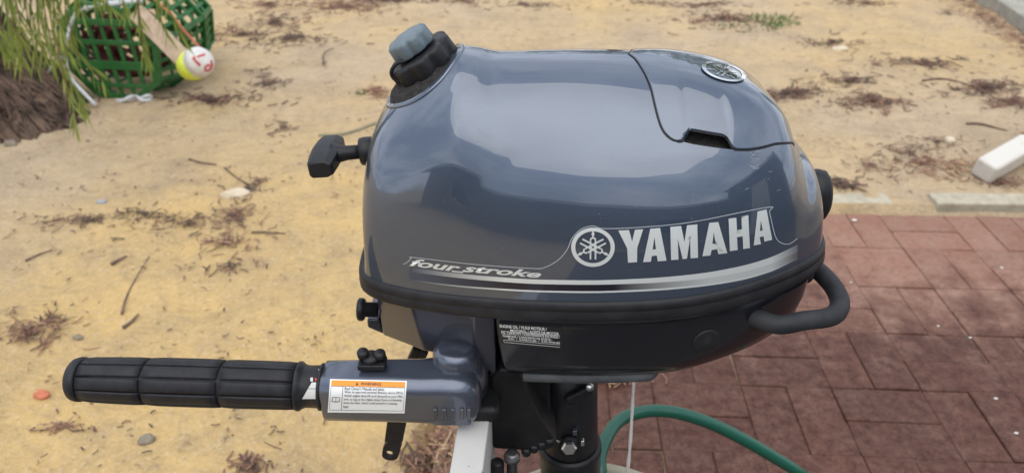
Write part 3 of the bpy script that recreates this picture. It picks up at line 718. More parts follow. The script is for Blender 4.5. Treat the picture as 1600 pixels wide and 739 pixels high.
# oil label on the pan
Lo = lab([(775, 504), (879, 511), (880, 545), (783, 536.5)])
D = Decal(); D.poly(rect(Lo, 0, 0, 1, 1)); D.build('oil_label', BV_PAN, M_BLACKP, pan, .0004, 6)
D = Decal()
for s_, u0, u1, v0, v1 in [('ENGINE OIL / HUILE MOTEUR /', .05, .76, .05, .19), ('MOTOR\u00d6L / ACEITE DE MOTOR', .20, .94, .21, .35), ('OIL CAPACITY / CONTENANCE EN HUILE /', .05, .95, .385, .50), ('\u00d6LMENGE / CAPACIDAD DE ACEITE :', .06, .83, .52, .63), ('0.5L  /  0.53(U.S.qt)  /  0.52 (Imp.qt)', .14, .95, .65, .76)]:
    D.text(s_, rect(Lo, u0, v0, u1, v1), .015)
D.stroke([Lo(.05, .36), Lo(.95, .37)], .6); D.stroke([Lo(.06, .78), Lo(.95, .79), Lo(.95, .90), Lo(.06, .89), Lo(.06, .78)], .5)
D.build('oil_label_text', BV_PAN, M_WHITE, pan, .0008, 10)
# scuffs
D = Decal()
for k in range(14):
    x0, y0 = 1172 + rng.uniform(-4, 10), 236 + rng.uniform(0, 28); L_ = rng.uniform(4, 12); a_ = rng.uniform(-.7, .3); D.stroke([(x0, y0), (x0 + L_ * math.cos(a_), y0 + L_ * math.sin(a_))], rng.uniform(.5, 1.1))
for k in range(4):
    x0, y0 = rng.uniform(1150, 1225), rng.uniform(255, 300); D.stroke([(x0, y0), (x0 + rng.uniform(2, 7), y0 + rng.uniform(-4, 1))], rng.uniform(.5, 1.0))
D.build('scuff', BV_COWL, mat('scuff_mark', (.22, .25, .29), .6), cowl, .0003, 10)
# ------------------------------------------------------------------ white timber board carrying the motor
M_BOARD = mat('white_board_paint', (.52, .51, .49), .55); t = NT(M_BOARD); c = t.coord()
n1 = t.noise(c, 45, 6, .7); n2 = t.noise(c, 160, 3)
t.set('Base Color', t.mix(t.ramp(t.math('MULTIPLY', n1, n2), [(.36, 0), (.44, 1)]), t.mix(n1, (.56, .55, .53), (.47, .455, .43)), (.16, .13, .10))); t.bump(n2, .15, .0008)
stand = empty('motor_stand', (-.06, .5, 0), 'white painted timber stand board that the motor is clamped to', 'stand')
def at_board(px, py): return at_Z(px, py, .800)
q = [at_board(717, 655), at_board(764, 655), at_board(756, 739), at_board(700, 739)]
dirb = ((q[0] + q[1]) / 2 - (q[2] + q[3]) / 2).normalized(); midb = (q[0] + q[1]) / 2; wdt = .0300
nb = bar('board', midb + dirb * .055, midb - dirb * .33, wdt, .19, M_BOARD, None, (0, 0, 1), .002); nb.location.z -= .095
nb.parent = stand; nb.location -= stand.location
for k in (-.30,):
    for s_ in (-.035, .035):
        pb = midb + dirb * k; bl = box('post', (pb.x + s_ * 1.0 - stand.location.x, pb.y - stand.location.y, .36), (.038, .07, .72), M_BOARD, stand, .002)
fp_ = midb + dirb * .02; box('post', (fp_.x - stand.location.x, fp_.y - .012 - stand.location.y, .305), (.034, .06, .61), M_BOARD, stand, .002)
for k in (-.30, .02):
    pb = midb + dirb * k; box('foot', (pb.x - stand.location.x, pb.y - stand.location.y, .02), (.30, .07, .04), M_BOARD, stand, .003)

# ------------------------------------------------------------------ ground
GA = R(2.5); GV = Vector((math.sin(GA), math.cos(GA), 0)); GH = Vector((math.cos(GA), -math.sin(GA), 0)); G0 = at_Z(1440, 609)
CELL = .23
def cellpos(i, j): return G0 + GH * (CELL * i) + GV * (CELL * j)
EDGE_I = -5.3
def pave_coord(x, y):
    d_ = Vector((x, y, 0)) - G0; return d_.dot(GH) / CELL, d_.dot(GV) / CELL
def fbm(x, y, s, oc=4): return noise.fractal(Vector((x * s, y * s, 3.1)), 1.0, 2.0, oc)
def sand_z(x, y):
    i, j = pave_coord(x, y)
    z = .012 + .020 * fbm(x, y, .9, 2) + .018 * fbm(x, y, 3.1, 3) + .0085 * fbm(x + 5, y, 9, 3)
    dpts = noise.noise(Vector((x * 6, y * 6, 9)));
    z -= .030 * max(0, dpts - .12)
    e = min((4.12 - j), (i - EDGE_I + .15))      # inside paving when positive
    if e > 0: z = z * max(0, 1 - e / .12) - .07 * min(1, e / .12)
    elif e > -1.2 and j > 3: z = z * (.4 + .6 * -e / 1.2) + .012 * (1 + e / 1.2)
    return z
def axis(lo, hi, d0, step, far):
    a = list(np.arange(lo, hi + 1e-6, step)); g = step; x = hi
    while x < far: g *= 1.25; x += g; a.append(x)
    g = step; x = lo
    while x > -far: g *= 1.25; x -= g; a.insert(0, x)
    return a
ax_x = axis(-3.9, 4.4, 0, .035, 90); ax_y = axis(.75, 6.4, 0, .035, 90)
V = []; nyv = len(ax_y)
for x in ax_x:
    for y in ax_y:
        near = -4.2 < x < 4.7 and .5 < y < 6.8
        V.append((x, y, sand_z(x, y) if near else (-.07 if (-5.4 < pave_coord(x, y)[0] < 60 and pave_coord(x, y)[1] < 4.1) else .01)))
M_SAND = mat('sand', (.42, .32, .19), .95, spec=.15); t = NT(M_SAND); c = t.coord()
big = t.noise(c, .55, 4, .6); med = t.noise(c, 3.2, 6, .65); fine = t.noise(c, 120, 4, .7); speck = t.noise(c, 42, 4, .75)
gp_ = t.node('ShaderNodeVectorMath', operation='DISTANCE'); t.l.new(c, gp_.inputs[0]); gp_.inputs[1].default_value = (-.35, 1.45, 0)
big = t.math('ADD', big, t.math('MULTIPLY', t.math('MAXIMUM', t.math('SUBTRACT', 1.0, t.math('MULTIPLY', gp_.outputs['Value'], .42)), 0.0), .34))
ybase = t.mix(t.ramp(big, [(.42, 0), (.70, 1)]), (.56, .43, .28), (.69, .475, .20))
ybase = t.mix(t.ramp(med, [(.42, 0), (.70, .55)]), ybase, (.33, .25, .18))
streak = t.node('ShaderNodeMapping'); t.l.new(c, streak.inputs[0]); streak.inputs['Scale'].default_value = (1, 2.4, 1)
ybase = t.mix(t.ramp(t.noise(streak.outputs[0], 7, 7, .72, .5), [(.52, 0), (.68, .38)]), ybase, (.26, .185, .125))
ybase = t.mix(t.ramp(fine, [(.3, .25), (.6, 0)]), ybase, (.30, .21, .12))
ybase = t.mix(t.ramp(t.noise(c, 26, 7, .75), [(.46, 0), (.66, .34)]), ybase, (.29, .205, .125))
ybase = t.mix(t.ramp(t.noise(c, 75, 4, .8), [(.52, 0), (.66, .45)]), ybase, (.72, .60, .42))
mask = t.math('MULTIPLY', t.ramp(speck, [(.60, 0), (.68, 1)]), t.ramp(t.noise(c, 1.6, 4, .6), [(.42, .06), (.62, .75)]))
t.set('Base Color', t.mix(mask, ybase, (.085, .062, .048)))
t.bump(t.math('ADD', t.noise(c, 30, 6, .7), t.math('MULTIPLY', fine, .25)), .9, .016)
ground = mesh('ground', V, grid_faces(len(ax_x), nyv), M_SAND, None, True, False); ground['kind'] = 'structure'
if ground.data.polygons[0].normal.z < 0: ground.data.flip_normals()

# paving: mortar bed and single pavers in basket weave pairs
M_BED = noisy('joint_sand', (.22, .16, .10), (.32, .24, .15), 60, .95, .4, .003)
bedv = [cellpos(EDGE_I, -14) + Vector((0, 0, -.0075)), cellpos(40, -14) + Vector((0, 0, -.0075)), cellpos(40, 4) + Vector((0, 0, -.0075)), cellpos(EDGE_I, 4) + Vector((0, 0, -.0075))]
paving = prism('paving', bedv, (0, 0, -.05), M_BED); paving['kind'] = 'structure'
def paver_mat(name, c1, c2, c3):
    m = mat(name, c1, .8, spec=.22); t = NT(m); c = t.coord('Object'); g = t.node('ShaderNodeNewGeometry').outputs['Position']; oi = t.node('ShaderNodeObjectInfo').outputs['Random']
    n1 = t.noise(g, 9, 6, .7); n2 = t.noise(g, 70, 5, .75); n3 = t.noise(g, 220, 3, .6); blot = t.noise(g, 46, 6, .75)
    base = t.mix(oi, c1, c2); base = t.mix(t.math('MULTIPLY', t.math('FRACT', t.math('MULTIPLY', oi, 7.31)), .35), base, (.20, .085, .055)); base = t.mix(t.ramp(n1, [(.35, 0), (.7, .7)]), base, c3)
    base = t.mix(t.ramp(n3, [(.35, .35), (.55, 0)]), base, (.07, .045, .04))
    base = t.mix(t.ramp(blot, [(.52, 0), (.70, .60)]), base, (.095, .066, .056))
    # splashed water near the tub: darker and shiny, with its own ragged shape
    sp = t.node('ShaderNodeSeparateXYZ'); t.l.new(g, sp.inputs[0])
    yy = t.math('ADD', sp.outputs[1], t.math('MULTIPLY', t.math('ADD', n1, -.5), 1.1)); yy = t.math('ADD', yy, t.math('MULTIPLY', sp.outputs[0], .02))
    wet = t.ramp(t.math('MULTIPLY', yy, .5), [(.80, 1), (.95, 0)])
    wet.node.color_ramp.elements[0].position = .80; wet.node.color_ramp.elements[1].position = 1.02
    drop = t.ramp(t.noise(g, 34, 6, .8), [(.34, 0), (.64, 1)]); wet2 = t.math('MULTIPLY', wet, t.math('ADD', t.math('MULTIPLY', drop, .42), .58))
    t.set('Base Color', t.mix(wet2, base, t.mix(1.0, base, (.22, .13, .115), 'MULTIPLY')))
    t.set('Roughness', t.ramp(wet2, [(.0, .85), (1, .42)]))
    t.bump(t.math('ADD', n2, t.math('MULTIPLY', n3, .6)), .35, .0025); return m
M_PV = paver_mat('clay_paver', (.30, .150, .104), (.235, .120, .086), (.34, .22, .165))
bmP = bmesh.new(); add_box(bmP, Vector((0, 0, -.03)), (CELL - .002, CELL / 2 - .002, .06)); bmesh.ops.bevel(bmP, geom=[e for e in bmP.edges if all(v.co.z > -.01 for v in e.verts)], offset=.0022, segments=1, affect='EDGES')
pv_me = bpy.data.meshes.new('paver'); bmP.to_mesh(pv_me); bmP.free(); pv_me.materials.append(M_PV)
for i in range(-6, 8):
    for j in range(-5, 4):
        if i < -5: continue
        horiz = (i + j) % 2 == 0
        for k in (0, 1):
            o = bpy.data.objects.new('paver', pv_me); col.objects.link(o); o.parent = paving
            cc = cellpos(i + .5, j + .5) + (GV if horiz else GH) * (CELL / 4 * (1 if k else -1))
            o.location = cc + Vector((rng.normal(0, .0008), rng.normal(0, .0008), rng.uniform(-.0028, .0022))); o.rotation_euler = (rng.normal(0, .008), rng.normal(0, .008), -GA + (0 if horiz else R(90)) + rng.normal(0, .005))
# concrete edging beside the paving, part buried
M_EDGE = noisy('pale_concrete', (.33, .29, .21), (.46, .41, .31), 22, .9, .4, .003)
for i0, i1, dz in ((-1.6, 1.30, .012), (1.32, 1.93, -.008), (1.95, 6.2, .022)):
    a_ = cellpos(i0, 4.33); b_ = cellpos(i1, 4.36 if i0 < 1.9 else 4.40)
    o = bar('kerb', a_ + Vector((0, 0, -.04 + dz)), b_ + Vector((0, 0, -.04 + dz)), .085, .10, M_EDGE, None, (0, 0, 1), .008); o['kind'] = 'structure'
# concrete path in the far right corner
pa, pb, pc, pd = at_Z(1519, 0), at_Z(1606, 62), at_Z(1760, 62), at_Z(1760, -60)
dirp = (pb - pa).normalized(); p0 = pa - dirp * 2.2; p1 = pa + dirp * 2.4; nrm_ = Vector((-dirp.y, dirp.x, 0)); nrm_ = nrm_ if nrm_.x > 0 else -nrm_
M_PATH = noisy('weathered_concrete', (.26, .245, .205), (.37, .345, .285), 12, .9, .5, .006)
path = prism('path', [p0 + Vector((0, 0, .10)), p1 + Vector((0, 0, .10)), p1 + nrm_ * 1.3 + Vector((0, 0, .10)), p0 + nrm_ * 1.3 + Vector((0, 0, .10))], (0, 0, -.2), M_PATH, None, .012); path['kind'] = 'structure'

# ------------------------------------------------------------------ tub, water, hose
M_TUB = noisy('khaki_tub', (.30, .28, .20), (.36, .33, .25), 25, .6, .2, .002)
tub = empty('water_tub', (.105, .570, 0), 'khaki plastic tub of water under the motor leg', 'tub')
prof = [(0, .0), (.135, .0), (.140, .01), (.160, .46), (.168, .478), (.172, .490), (.171, .497), (.165, .499), (.160, .494), (.155, .47), (.134, .02), (0, .02)]
lathe('tub_shell', prof, (0, 0, 0), (0, 0, 1), M_TUB, tub, 64)
M_WATER = mat('water', (.55, .6, .6), .03); M_WATER.node_tree.nodes['Principled BSDF'].inputs['Transmission Weight'].default_value = .9; M_WATER.node_tree.nodes['Principled BSDF'].inputs['IOR'].default_value = 1.33
wv = []; nn = 40
tw = lathe('tub_water', [(0, .43), (.153, .43), (.1525, .4305), (0, .4305)], (.105, .570, 0), (0, 0, 1), M_WATER, None, 48)
tag(tw, 'still water surface inside the khaki tub', 'water'); tw['kind'] = 'stuff'
s0 = at_Y(990, 581, .575); s1 = Vector((s0.x + .0105, .575, .432)); sp_ = []
for k in range(25):
    f = k / 24; sp_.append(s0 + Vector(((s1.x - s0.x) * f ** .6, .0015 * math.sin(f * 17), (s1.z - s0.z) * f)))
M_STREAM = mat('falling_water', (.86, .85, .82), .15); b_ = M_STREAM.node_tree.nodes['Principled BSDF']; b_.inputs['Transmission Weight'].default_value = .45; b_.inputs['IOR'].default_value = 1.33
st = tube('water_stream', sp_, [.0017 + .0008 * f + .0004 * math.sin(f * 60) for f in np.linspace(0, 1, 25)], M_STREAM, None, 10)
tag(st, 'thin stream of cooling water falling from the motor into the tub', 'water stream')
M_HOSE = mat('green_hose', (.008, .080, .050), .28); t = NT(M_HOSE); c = t.coord(); t.bump(t.noise(c, 300, 2), .2, .0005)
hp_ = [at_depth(*q) for q in [(944, 800, 1.02), (939, 745, 1.02), (937, 715, 1.03), (945, 689, 1.05), (962, 662, 1.08), (985, 648, 1.10), (1020, 641.5, 1.12), (1060, 645, 1.13), (1110, 661, 1.14), (1160, 685, 1.15), (1205, 711, 1.16), (1250, 739, 1.18), (1310, 785, 1.25)]]
hp_ += [Vector((.72, .72, .16)), Vector((.86, .68, .03)), Vector((1.05, .62, .013)), Vector((1.4, .5, .013))]
hose = tube('garden_hose', catmull(hp_, 8), .0096, M_HOSE, None, 14); tag(hose, 'green garden hose arching out of the khaki tub over the red pavers', 'hose')

# ------------------------------------------------------------------ craypot with rope, plank and float
M_POT = noisy('green_plastic', (.013, .092, .020), (.028, .14, .032), 14, .42, .15, .001)
pot = empty('craypot', at_Z(215, 150), 'green plastic lattice craypot lying on the sand beside the tree', 'craypot')
PW = pot.matrix_world
def pl(v): return Vector(v) - pot.location
Yc = 3.42
ctr = at_Y(172, 84, Yc); axv = Vector((.12, .99, .03)).normalized(); nax = axv
up_ = Vector((0, 0, 1)); sd_ = up_.cross(nax).normalized(); up_ = nax.cross(sd_)
ROT = R(9)
def pot_pt(t_, r_, a): return ctr + nax * t_ + (sd_ * math.cos(a + ROT) * 1.05 + up_ * math.sin(a + ROT)) * r_
prf = [(0, .235), (.16, .285), (.37, .285), (.56, .23)]
NS = 8
angs = [2 * math.pi * (k + .5) / NS for k in range(NS)]
def pbar(a, b, w=.02, th=.010, nm='slat', up=None):
    bar(nm, pl(a), pl(b), w, th, M_POT, pot, up if up is not None else (0, 0, 1), .002)
for t_, r_ in prf:
    for k in range(NS): pbar(pot_pt(t_, r_, angs[k]), pot_pt(t_, r_, angs[(k + 1) % NS]), .030, .016, 'hoop', nax)
for m_ in range(3):
    (t0, r0), (t1, r1) = prf[m_], prf[m_ + 1]
    for k in range(NS):
        a0, a1 = angs[k], angs[(k + 1) % NS]
        pbar(pot_pt(t0, r0, a0), pot_pt(t1, r1, a0), .026, .016, 'rib', pot_pt(0, 1, a0) - ctr)
        for f in (.25, .5, .75):
            A0 = pot_pt(t0, r0, a0).lerp(pot_pt(t0, r0, a1), f); A1 = pot_pt(t1, r1, a0).lerp(pot_pt(t1, r1, a1), f)
            pbar(A0, A1, .019, .009, 'slat', pot_pt(0, 1, (a0 + a1) / 2) - ctr)
        for f in (.5,) if m_ != 1 else (.33, .67):
            B0 = pot_pt(t0, r0, a0).lerp(pot_pt(t1, r1, a0), f); B1 = pot_pt(t0, r0, a1).lerp(pot_pt(t1, r1, a1), f)
            pbar(B0, B1, .019, .009, 'slat', pot_pt(0, 1, (a0 + a1) / 2) - ctr)
def face_lattice(t_, r_):
    ap = [(math.cos(a + ROT) * 1.05 * r_, math.sin(a + ROT) * r_) for a in angs]
    def span(ax_, v):
        xs = []
        for k in range(NS):
            p_, q_ = ap[k], ap[(k + 1) % NS]
            if (p_[ax_] - v) * (q_[ax_] - v) < 0:
                f = (v - p_[ax_]) / (q_[ax_] - p_[ax_]); xs.append(p_[1 - ax_] + f * (q_[1 - ax_] - p_[1 - ax_]))
        return min(xs), max(xs)
    P2 = lambda u, v: ctr + nax * t_ + sd_ * u + up_ * v
    for u in np.linspace(-.19, .19, 7):
        lo, hi = span(0, u); pbar(P2(u, lo), P2(u, hi), .020, .009, 'slat', nax)
    for v, w_ in ((-.155, .02), (-.055, .04), (.055, .022), (.15, .03)):
        lo, hi = span(1, v); pbar(P2(lo, v) - nax * .003, P2(hi, v) - nax * .003, w_, .010, 'slat', nax)
face_lattice(-.004, .235); face_lattice(.56, .23)
# coil of dark red rope inside
M_ROPE = noisy('red_brown_rope', (.075, .012, .013), (.16, .04, .035), 60, .9, .6, .004)
cp = []
for k in range(420):
    f = k / 420; a = f * 2 * math.pi * 15; w_ = .13 + .05 * math.sin(f * 40) + .02 * math.sin(f * 131)
    cp.append(ctr + nax * (.07 + .18 * (math.sin(f * 23) * .5 + .5)) + sd_ * (w_ * math.cos(a) + .03 * math.sin(f * 60)) + up_ * (-.02 + w_ * .82 * math.sin(a) + .02 * math.cos(f * 71)))
rp = tube('rope_coil', cp, .009, M_ROPE, None, 6); tag(rp, 'dark red rope coiled inside the green craypot', 'rope')
M_WROPE = noisy('white_rope', (.50, .51, .52), (.66, .66, .66), 120, .9, .6, .003)
Yf = 3.42
wr = [at_Y(*q) for q in [(222, 2, 3.5), (180, 6, Yf), (140, 11, Yf), (121, 20, Yf), (111, 38, Yf), (107, 55, Yf - .02), (102, 80, Yf - .03), (104, 104, Yf - .05), (112, 124, 3.36), (125, 139, 3.33), (146, 152, 3.30)]]
wr[-1].z = .03
o = tube('white_rope', catmull(wr, 6), [.014] * 14 + [.009] * (len(catmull(wr, 6)) - 14), M_WROPE, None, 8); tag(o, 'white rope looped over the left end of the green craypot', 'rope')
w2 = [at_Y(*q) for q in [(107, 55, 3.38), (98, 72, 3.36), (88, 90, 3.36), (78, 110, 3.36), (70, 122, 3.38)]]
o = tube('white_rope', catmull(w2, 5), .006, M_WROPE, None, 8); tag(o, 'short white rope end hanging between the tree trunk and the craypot', 'rope')
w3 = [at_Z(*q) for q in [(183, 157, .02), (192, 158, .03), (203, 152, .05), (213, 151, .04), (222, 157, .03), (232, 157, .03), (237, 152, .03), (230, 150, .05), (215, 156, .02), (198, 159, .02)]]
o = tube('white_rope', catmull(w3, 5), .009, M_WROPE, None, 8); tag(o, 'bunched white rope on the sand under the craypot', 'rope')
o3 = [at_Y(*q) for q in [(236, -6, 3.45), (250, 8, 3.42), (268, 24, 3.40), (285, 45, 3.38), (300, 62, 3.36), (311, 74, 3.33)]]
M_OROPE = noisy('orange_rope', (.36, .10, .05), (.45, .17, .09), 90, .9, .5, .002)
o = tube('orange_rope', catmull(o3, 5), .0065, M_OROPE, None, 8); tag(o, 'orange brown rope running from the craypot down to the float', 'rope')
M_PLANK = noisy('bare_timber', (.40, .29, .20), (.52, .40, .29), 30, .8, .4, .002)
pk0 = at_Y(212, 18, 3.40); pk1 = at_Y(285, 91, 3.30)
o = bar('plank', pk0, pk1, .082, .018, M_PLANK, None, (-.15, -.75, .6), .003); tag(o, 'bare timber plank leaning across the green craypot', 'plank')
# float
fl = empty('float', at_Y(306, 100, 3.24), 'white and yellow foam float with a red painted number', 'float')
fa = Vector((.74, -.30, .50)).normalized(); fa = Vector((.80, -.30, .42)).normalized()
M_FLW = noisy('white_foam', (.62, .60, .56), (.72, .70, .66), 40, .7, .2, .002); M_FLY = noisy('yellow_paint', (.60, .70, .03), (.70, .74, .12), 30, .6, .2, .002)
fprof = [(r_ * .86, h_ * .86) for r_, h_ in [(0, -.090), (.045, -.088), (.066, -.072), (.078, -.03), (.080, .01), (.074, .05), (.055, .078), (.03, .089), (0, .091)]]
fb_ = lathe('float_body', [(r_, h_) for r_, h_ in fprof if h_ > -.025 - 1e-6 or False] and [(0, .008)] + [(.0688, .008)] + [p_ for p_ in fprof if p_[1] > .010], (0, 0, 0), fa, M_FLW, fl, 40)
lathe('float_end', [p_ for p_ in fprof if p_[1] < -.020] + [(.0688, .0078), (0, .0078)], (0, 0, 0), fa, M_FLY, fl, 40)
bvf = BVHTree.FromPolygons([v.co + fl.location for v in fb_.data.vertices], [tuple(p.vertices) for p in fb_.data.polygons])
def world_print(D, name, bv, m, parent, lift):
    V_ = []; ok = []
    for x, y in D.V:
        p_, n_, _, _ = bv.ray_cast(Vector((0, 0, CAMH)), ray(x, y).normalized())
        if p_ is None: p_ = Vector((0, 0, -50)); ok.append(False); n_ = Vector((0, 0, 1))
        else: ok.append(True)
        n_ = -n_ if n_.dot(ray(x, y)) > 0 else n_; V_.append(p_ + n_ * lift - parent.location)
    F_ = [f for f in D.F if all(ok[i] for i in f)]
    if F_: mesh(name, V_, F_, m, parent)
D = Decal()
D.stroke([(301, 93), (303, 91), (311, 88.5), (320, 86)], 3.2); D.stroke([(302, 91), (306, 96), (310, 100), (312.5, 103)], 3.2)
D.stroke([(329, 95), (331, 101), (329.5, 107), (325, 110.5), (320, 110), (320, 106), (323, 102.5), (328, 102)], 3.2)
world_print(D, 'number', bvf, M_RED, fb_, .003) if False else None
class _P: pass
pp = _P(); 
V_ = []
for x, y in D.V:
    p_, n_, _, _ = bvf.ray_cast(Vector((0, 0, CAMH)), ray(x, y).normalized())
    V_.append((p_ + (n_ if n_.dot(ray(x, y)) < 0 else -n_) * .0025 - fl.location) if p_ else None)
F_ = [f for f in D.F if all(V_[i] is not None for i in f)]; V_ = [v if v is not None else Vector() for v in V_]
if F_: mesh('number', V_, F_, mat('red_paint', (.55, .03, .04), .5), fb_)

# ------------------------------------------------------------------ tree
M_BARK = mat('bark', (.07, .05, .04), .95); t = NT(M_BARK); c = t.coord(); mp = t.node('ShaderNodeMapping'); t.l.new(c, mp.inputs[0]); mp.inputs['Scale'].default_value = (1, 1, .22)
n1 = t.noise(mp.outputs[0], 22, 6, .7, .8); t.set('Base Color', t.ramp(n1, [(.40, (.016, .009, .006)), (.50, (.085, .050, .034)), (.62, (.22, .145, .10))])); t.bump(n1, 1.0, .05)
tree = empty('weeping_tree', at_Z(10, 215), 'weeping tree with a rough dark brown trunk and hanging narrow leaves', 'tree')
tb = at_Z(0, 218) + Vector((-.10, .20, -.08)); td = Vector((-.62, .25, 1)); tu0 = None
rings_ = []; ntr = 160
tu, tw_ = Vector((1, 0, 0)), Vector((0, 1, 0))
hs = list(np.linspace(0, .9, 40)) + list(np.linspace(1.0, 2.6, 12))
for h in hs:
    flare = .10 * math.exp(-h / .14) + .31 - .05 * min(h, 2.6); cen = tb + td * h; rg = []
    for k in range(ntr):
        a = 2 * math.pi * k / ntr; dv_ = tu * math.cos(a) + tw_ * math.sin(a)
        rd = noise.fractal(Vector((math.cos(a) * 5.5, math.sin(a) * 5.5, h * 1.6)), 1.0, 2.0, 4) * .055 + abs(noise.noise(Vector((math.cos(a) * 11, math.sin(a) * 11, h * 2.5)))) * .06
        rt = max(0, math.cos(3 * a + .8)) * .10 * math.exp(-h / .12)
        rg.append(cen + dv_ * (flare + rd + rt) - tree.location + (Vector((0, 0, -h * .0)) ))
    rings_.append(rg)
mesh('trunk', *loft(rings_, False, True), M_BARK, tree)
# loose strips of bark on the visible side
bv_tr = BVHTree.FromPolygons([v.co for v in tree.children[0].data.vertices], [tuple(p.vertices) for p in tree.children[0].data.polygons])
sv, sf = [], []
for k in range(900):
    a = rng.uniform(-2.6, 1.0); h = rng.uniform(.02, .8); Ls = rng.uniform(.06, .24); ww = rng.uniform(.004, .012); prev = None
    da = rng.uniform(-.25, .25)
    for i in range(5):
        hh = h + Ls * (i / 4 - .5); aa = a + da * (i / 4 - .5); dv_ = tu * math.cos(aa) + tw_ * math.sin(aa); o_ = tb + td * hh + dv_ * 1.2 - tree.location
        q, n_, _, _ = bv_tr.ray_cast(o_, -dv_)
        if q is None: prev = None; continue
        s_ = td.normalized().cross(dv_).normalized(); lift = .004 + .010 * abs(i / 4 - .5); c_ = q + dv_ * lift; idx = len(sv)
        wv_ = ww * (1 - 1.2 * abs(i / 4 - .5)); sv += [c_ - s_ * wv_, c_ + dv_ * .004, c_ + s_ * wv_]
        if prev is not None: sf += [(prev, prev + 1, idx + 1, idx), (prev + 1, prev + 2, idx + 2, idx + 1)]
        prev = idx
M_BARKL = noisy('bark_strip', (.030, .018, .012), (.155, .098, .068), 14, .9, 0)
bs = mesh('bark_strips', sv, sf, M_BARKL, tree, False, False); bs['kind'] = 'stuff'
limb0 = tb + td * 1.3 - tree.location
limb = catmull([limb0, Vector((-.35, -.05, 1.25)) , Vector((.15, -.25, 1.42)), Vector((.75, -.35, 1.40)), Vector((1.25, -.30, 1.32))], 6)
mesh('limb', *loft(tube_rings(limb, list(np.linspace(.10, .022, len(limb))), 12)), M_BARK, tree)
def leaf_mat(name, c1, c2, c3):
    m = mat(name, c1, .5); t = NT(m); a_ = t.node('ShaderNodeAttribute', attribute_name='tint').outputs['Fac']
    t.set('Base Color', t.ramp(a_, [(.0, c1), (.5, c2), (1, c3)]))
    tr = t.node('ShaderNodeBsdfTranslucent'); tr.inputs[0].default_value = (*[x * 1.3 for x in c2], 1); ms = t.node('ShaderNodeMixShader'); ms.inputs[0].default_value = .30
    out = t.n['Material Output']; t.l.new(t.b.outputs[0], ms.inputs[1]); t.l.new(tr.outputs[0], ms.inputs[2]); t.l.new(ms.outputs[0], out.inputs[0]); return m
M_LEAF = leaf_mat('narrow_leaf', (.085, .125, .030), (.20, .27, .055), (.36, .40, .10))
M_TWIG = mat('twig', (.16, .11, .055), .8)
def leaf_quad(V_, F_, tint, base, d_, L_, w_, nrm_v, droop, tv):
    d_ = d_.normalized(); s_ = d_.cross(nrm_v).normalized(); n0 = len(V_); up2 = s_.cross(d_)
    for f, ww in ((0, .25), (.3, 1), (.65, .8), (1, .06)):
        c_ = base + d_ * (L_ * f) + Vector((0, 0, -1)) * (droop * L_ * f * f)
        V_ += [c_ - s_ * (w_ * ww), c_ + up2 * (w_ * .25 * ww), c_ + s_ * (w_ * ww)]; tint += [tv] * 3
    for i in range(3):
        a_ = n0 + 3 * i; F_ += [(a_, a_ + 1, a_ + 4, a_ + 3), (a_ + 1, a_ + 2, a_ + 5, a_ + 4)]
def strand(pts, nleaf, L_, w_, spread=1.0, young=.5):
    P_ = catmull(pts, 8); tw = tube('branch', [p_ - tree.location for p_ in P_], list(np.linspace(.0028, .0012, len(P_))), M_TWIG, tree, 5)
    V_, F_, tint = [], [], []
    for k in range(nleaf):
        f = (k + rng.uniform(.1, .9)) / nleaf; q = f * (len(P_) - 1); i = min(int(q), len(P_) - 2); b_ = P_[i].lerp(P_[i + 1], q - i); tdv = (P_[i + 1] - P_[i]).normalized()
        a = rng.uniform(0, 2 * math.pi); side = Vector((math.cos(a), math.sin(a), 0)); d_ = tdv * 1.0 + side * rng.uniform(.25, .75) * spread + Vector((0, 0, -.35))
        nv_ = Vector(rng.normal(0, 1, 3)); leaf_quad(V_, F_, tint, b_, d_, L_ * rng.uniform(.7, 1.2), w_ * rng.uniform(.8, 1.25), nv_, rng.uniform(.05, .3), float(np.clip(rng.normal(young * .5 + f * .5, .2), 0, 1)))
    o = mesh('leaves', [v - tree.location for v in V_], F_, M_LEAF, tw, True, False); o['kind'] = 'stuff'; at = o.data.attributes.new('tint', 'FLOAT', 'POINT'); at.data.foreach_set('value', tint)
S_ = lambda L_: [at_Y(*q) for q in L_]
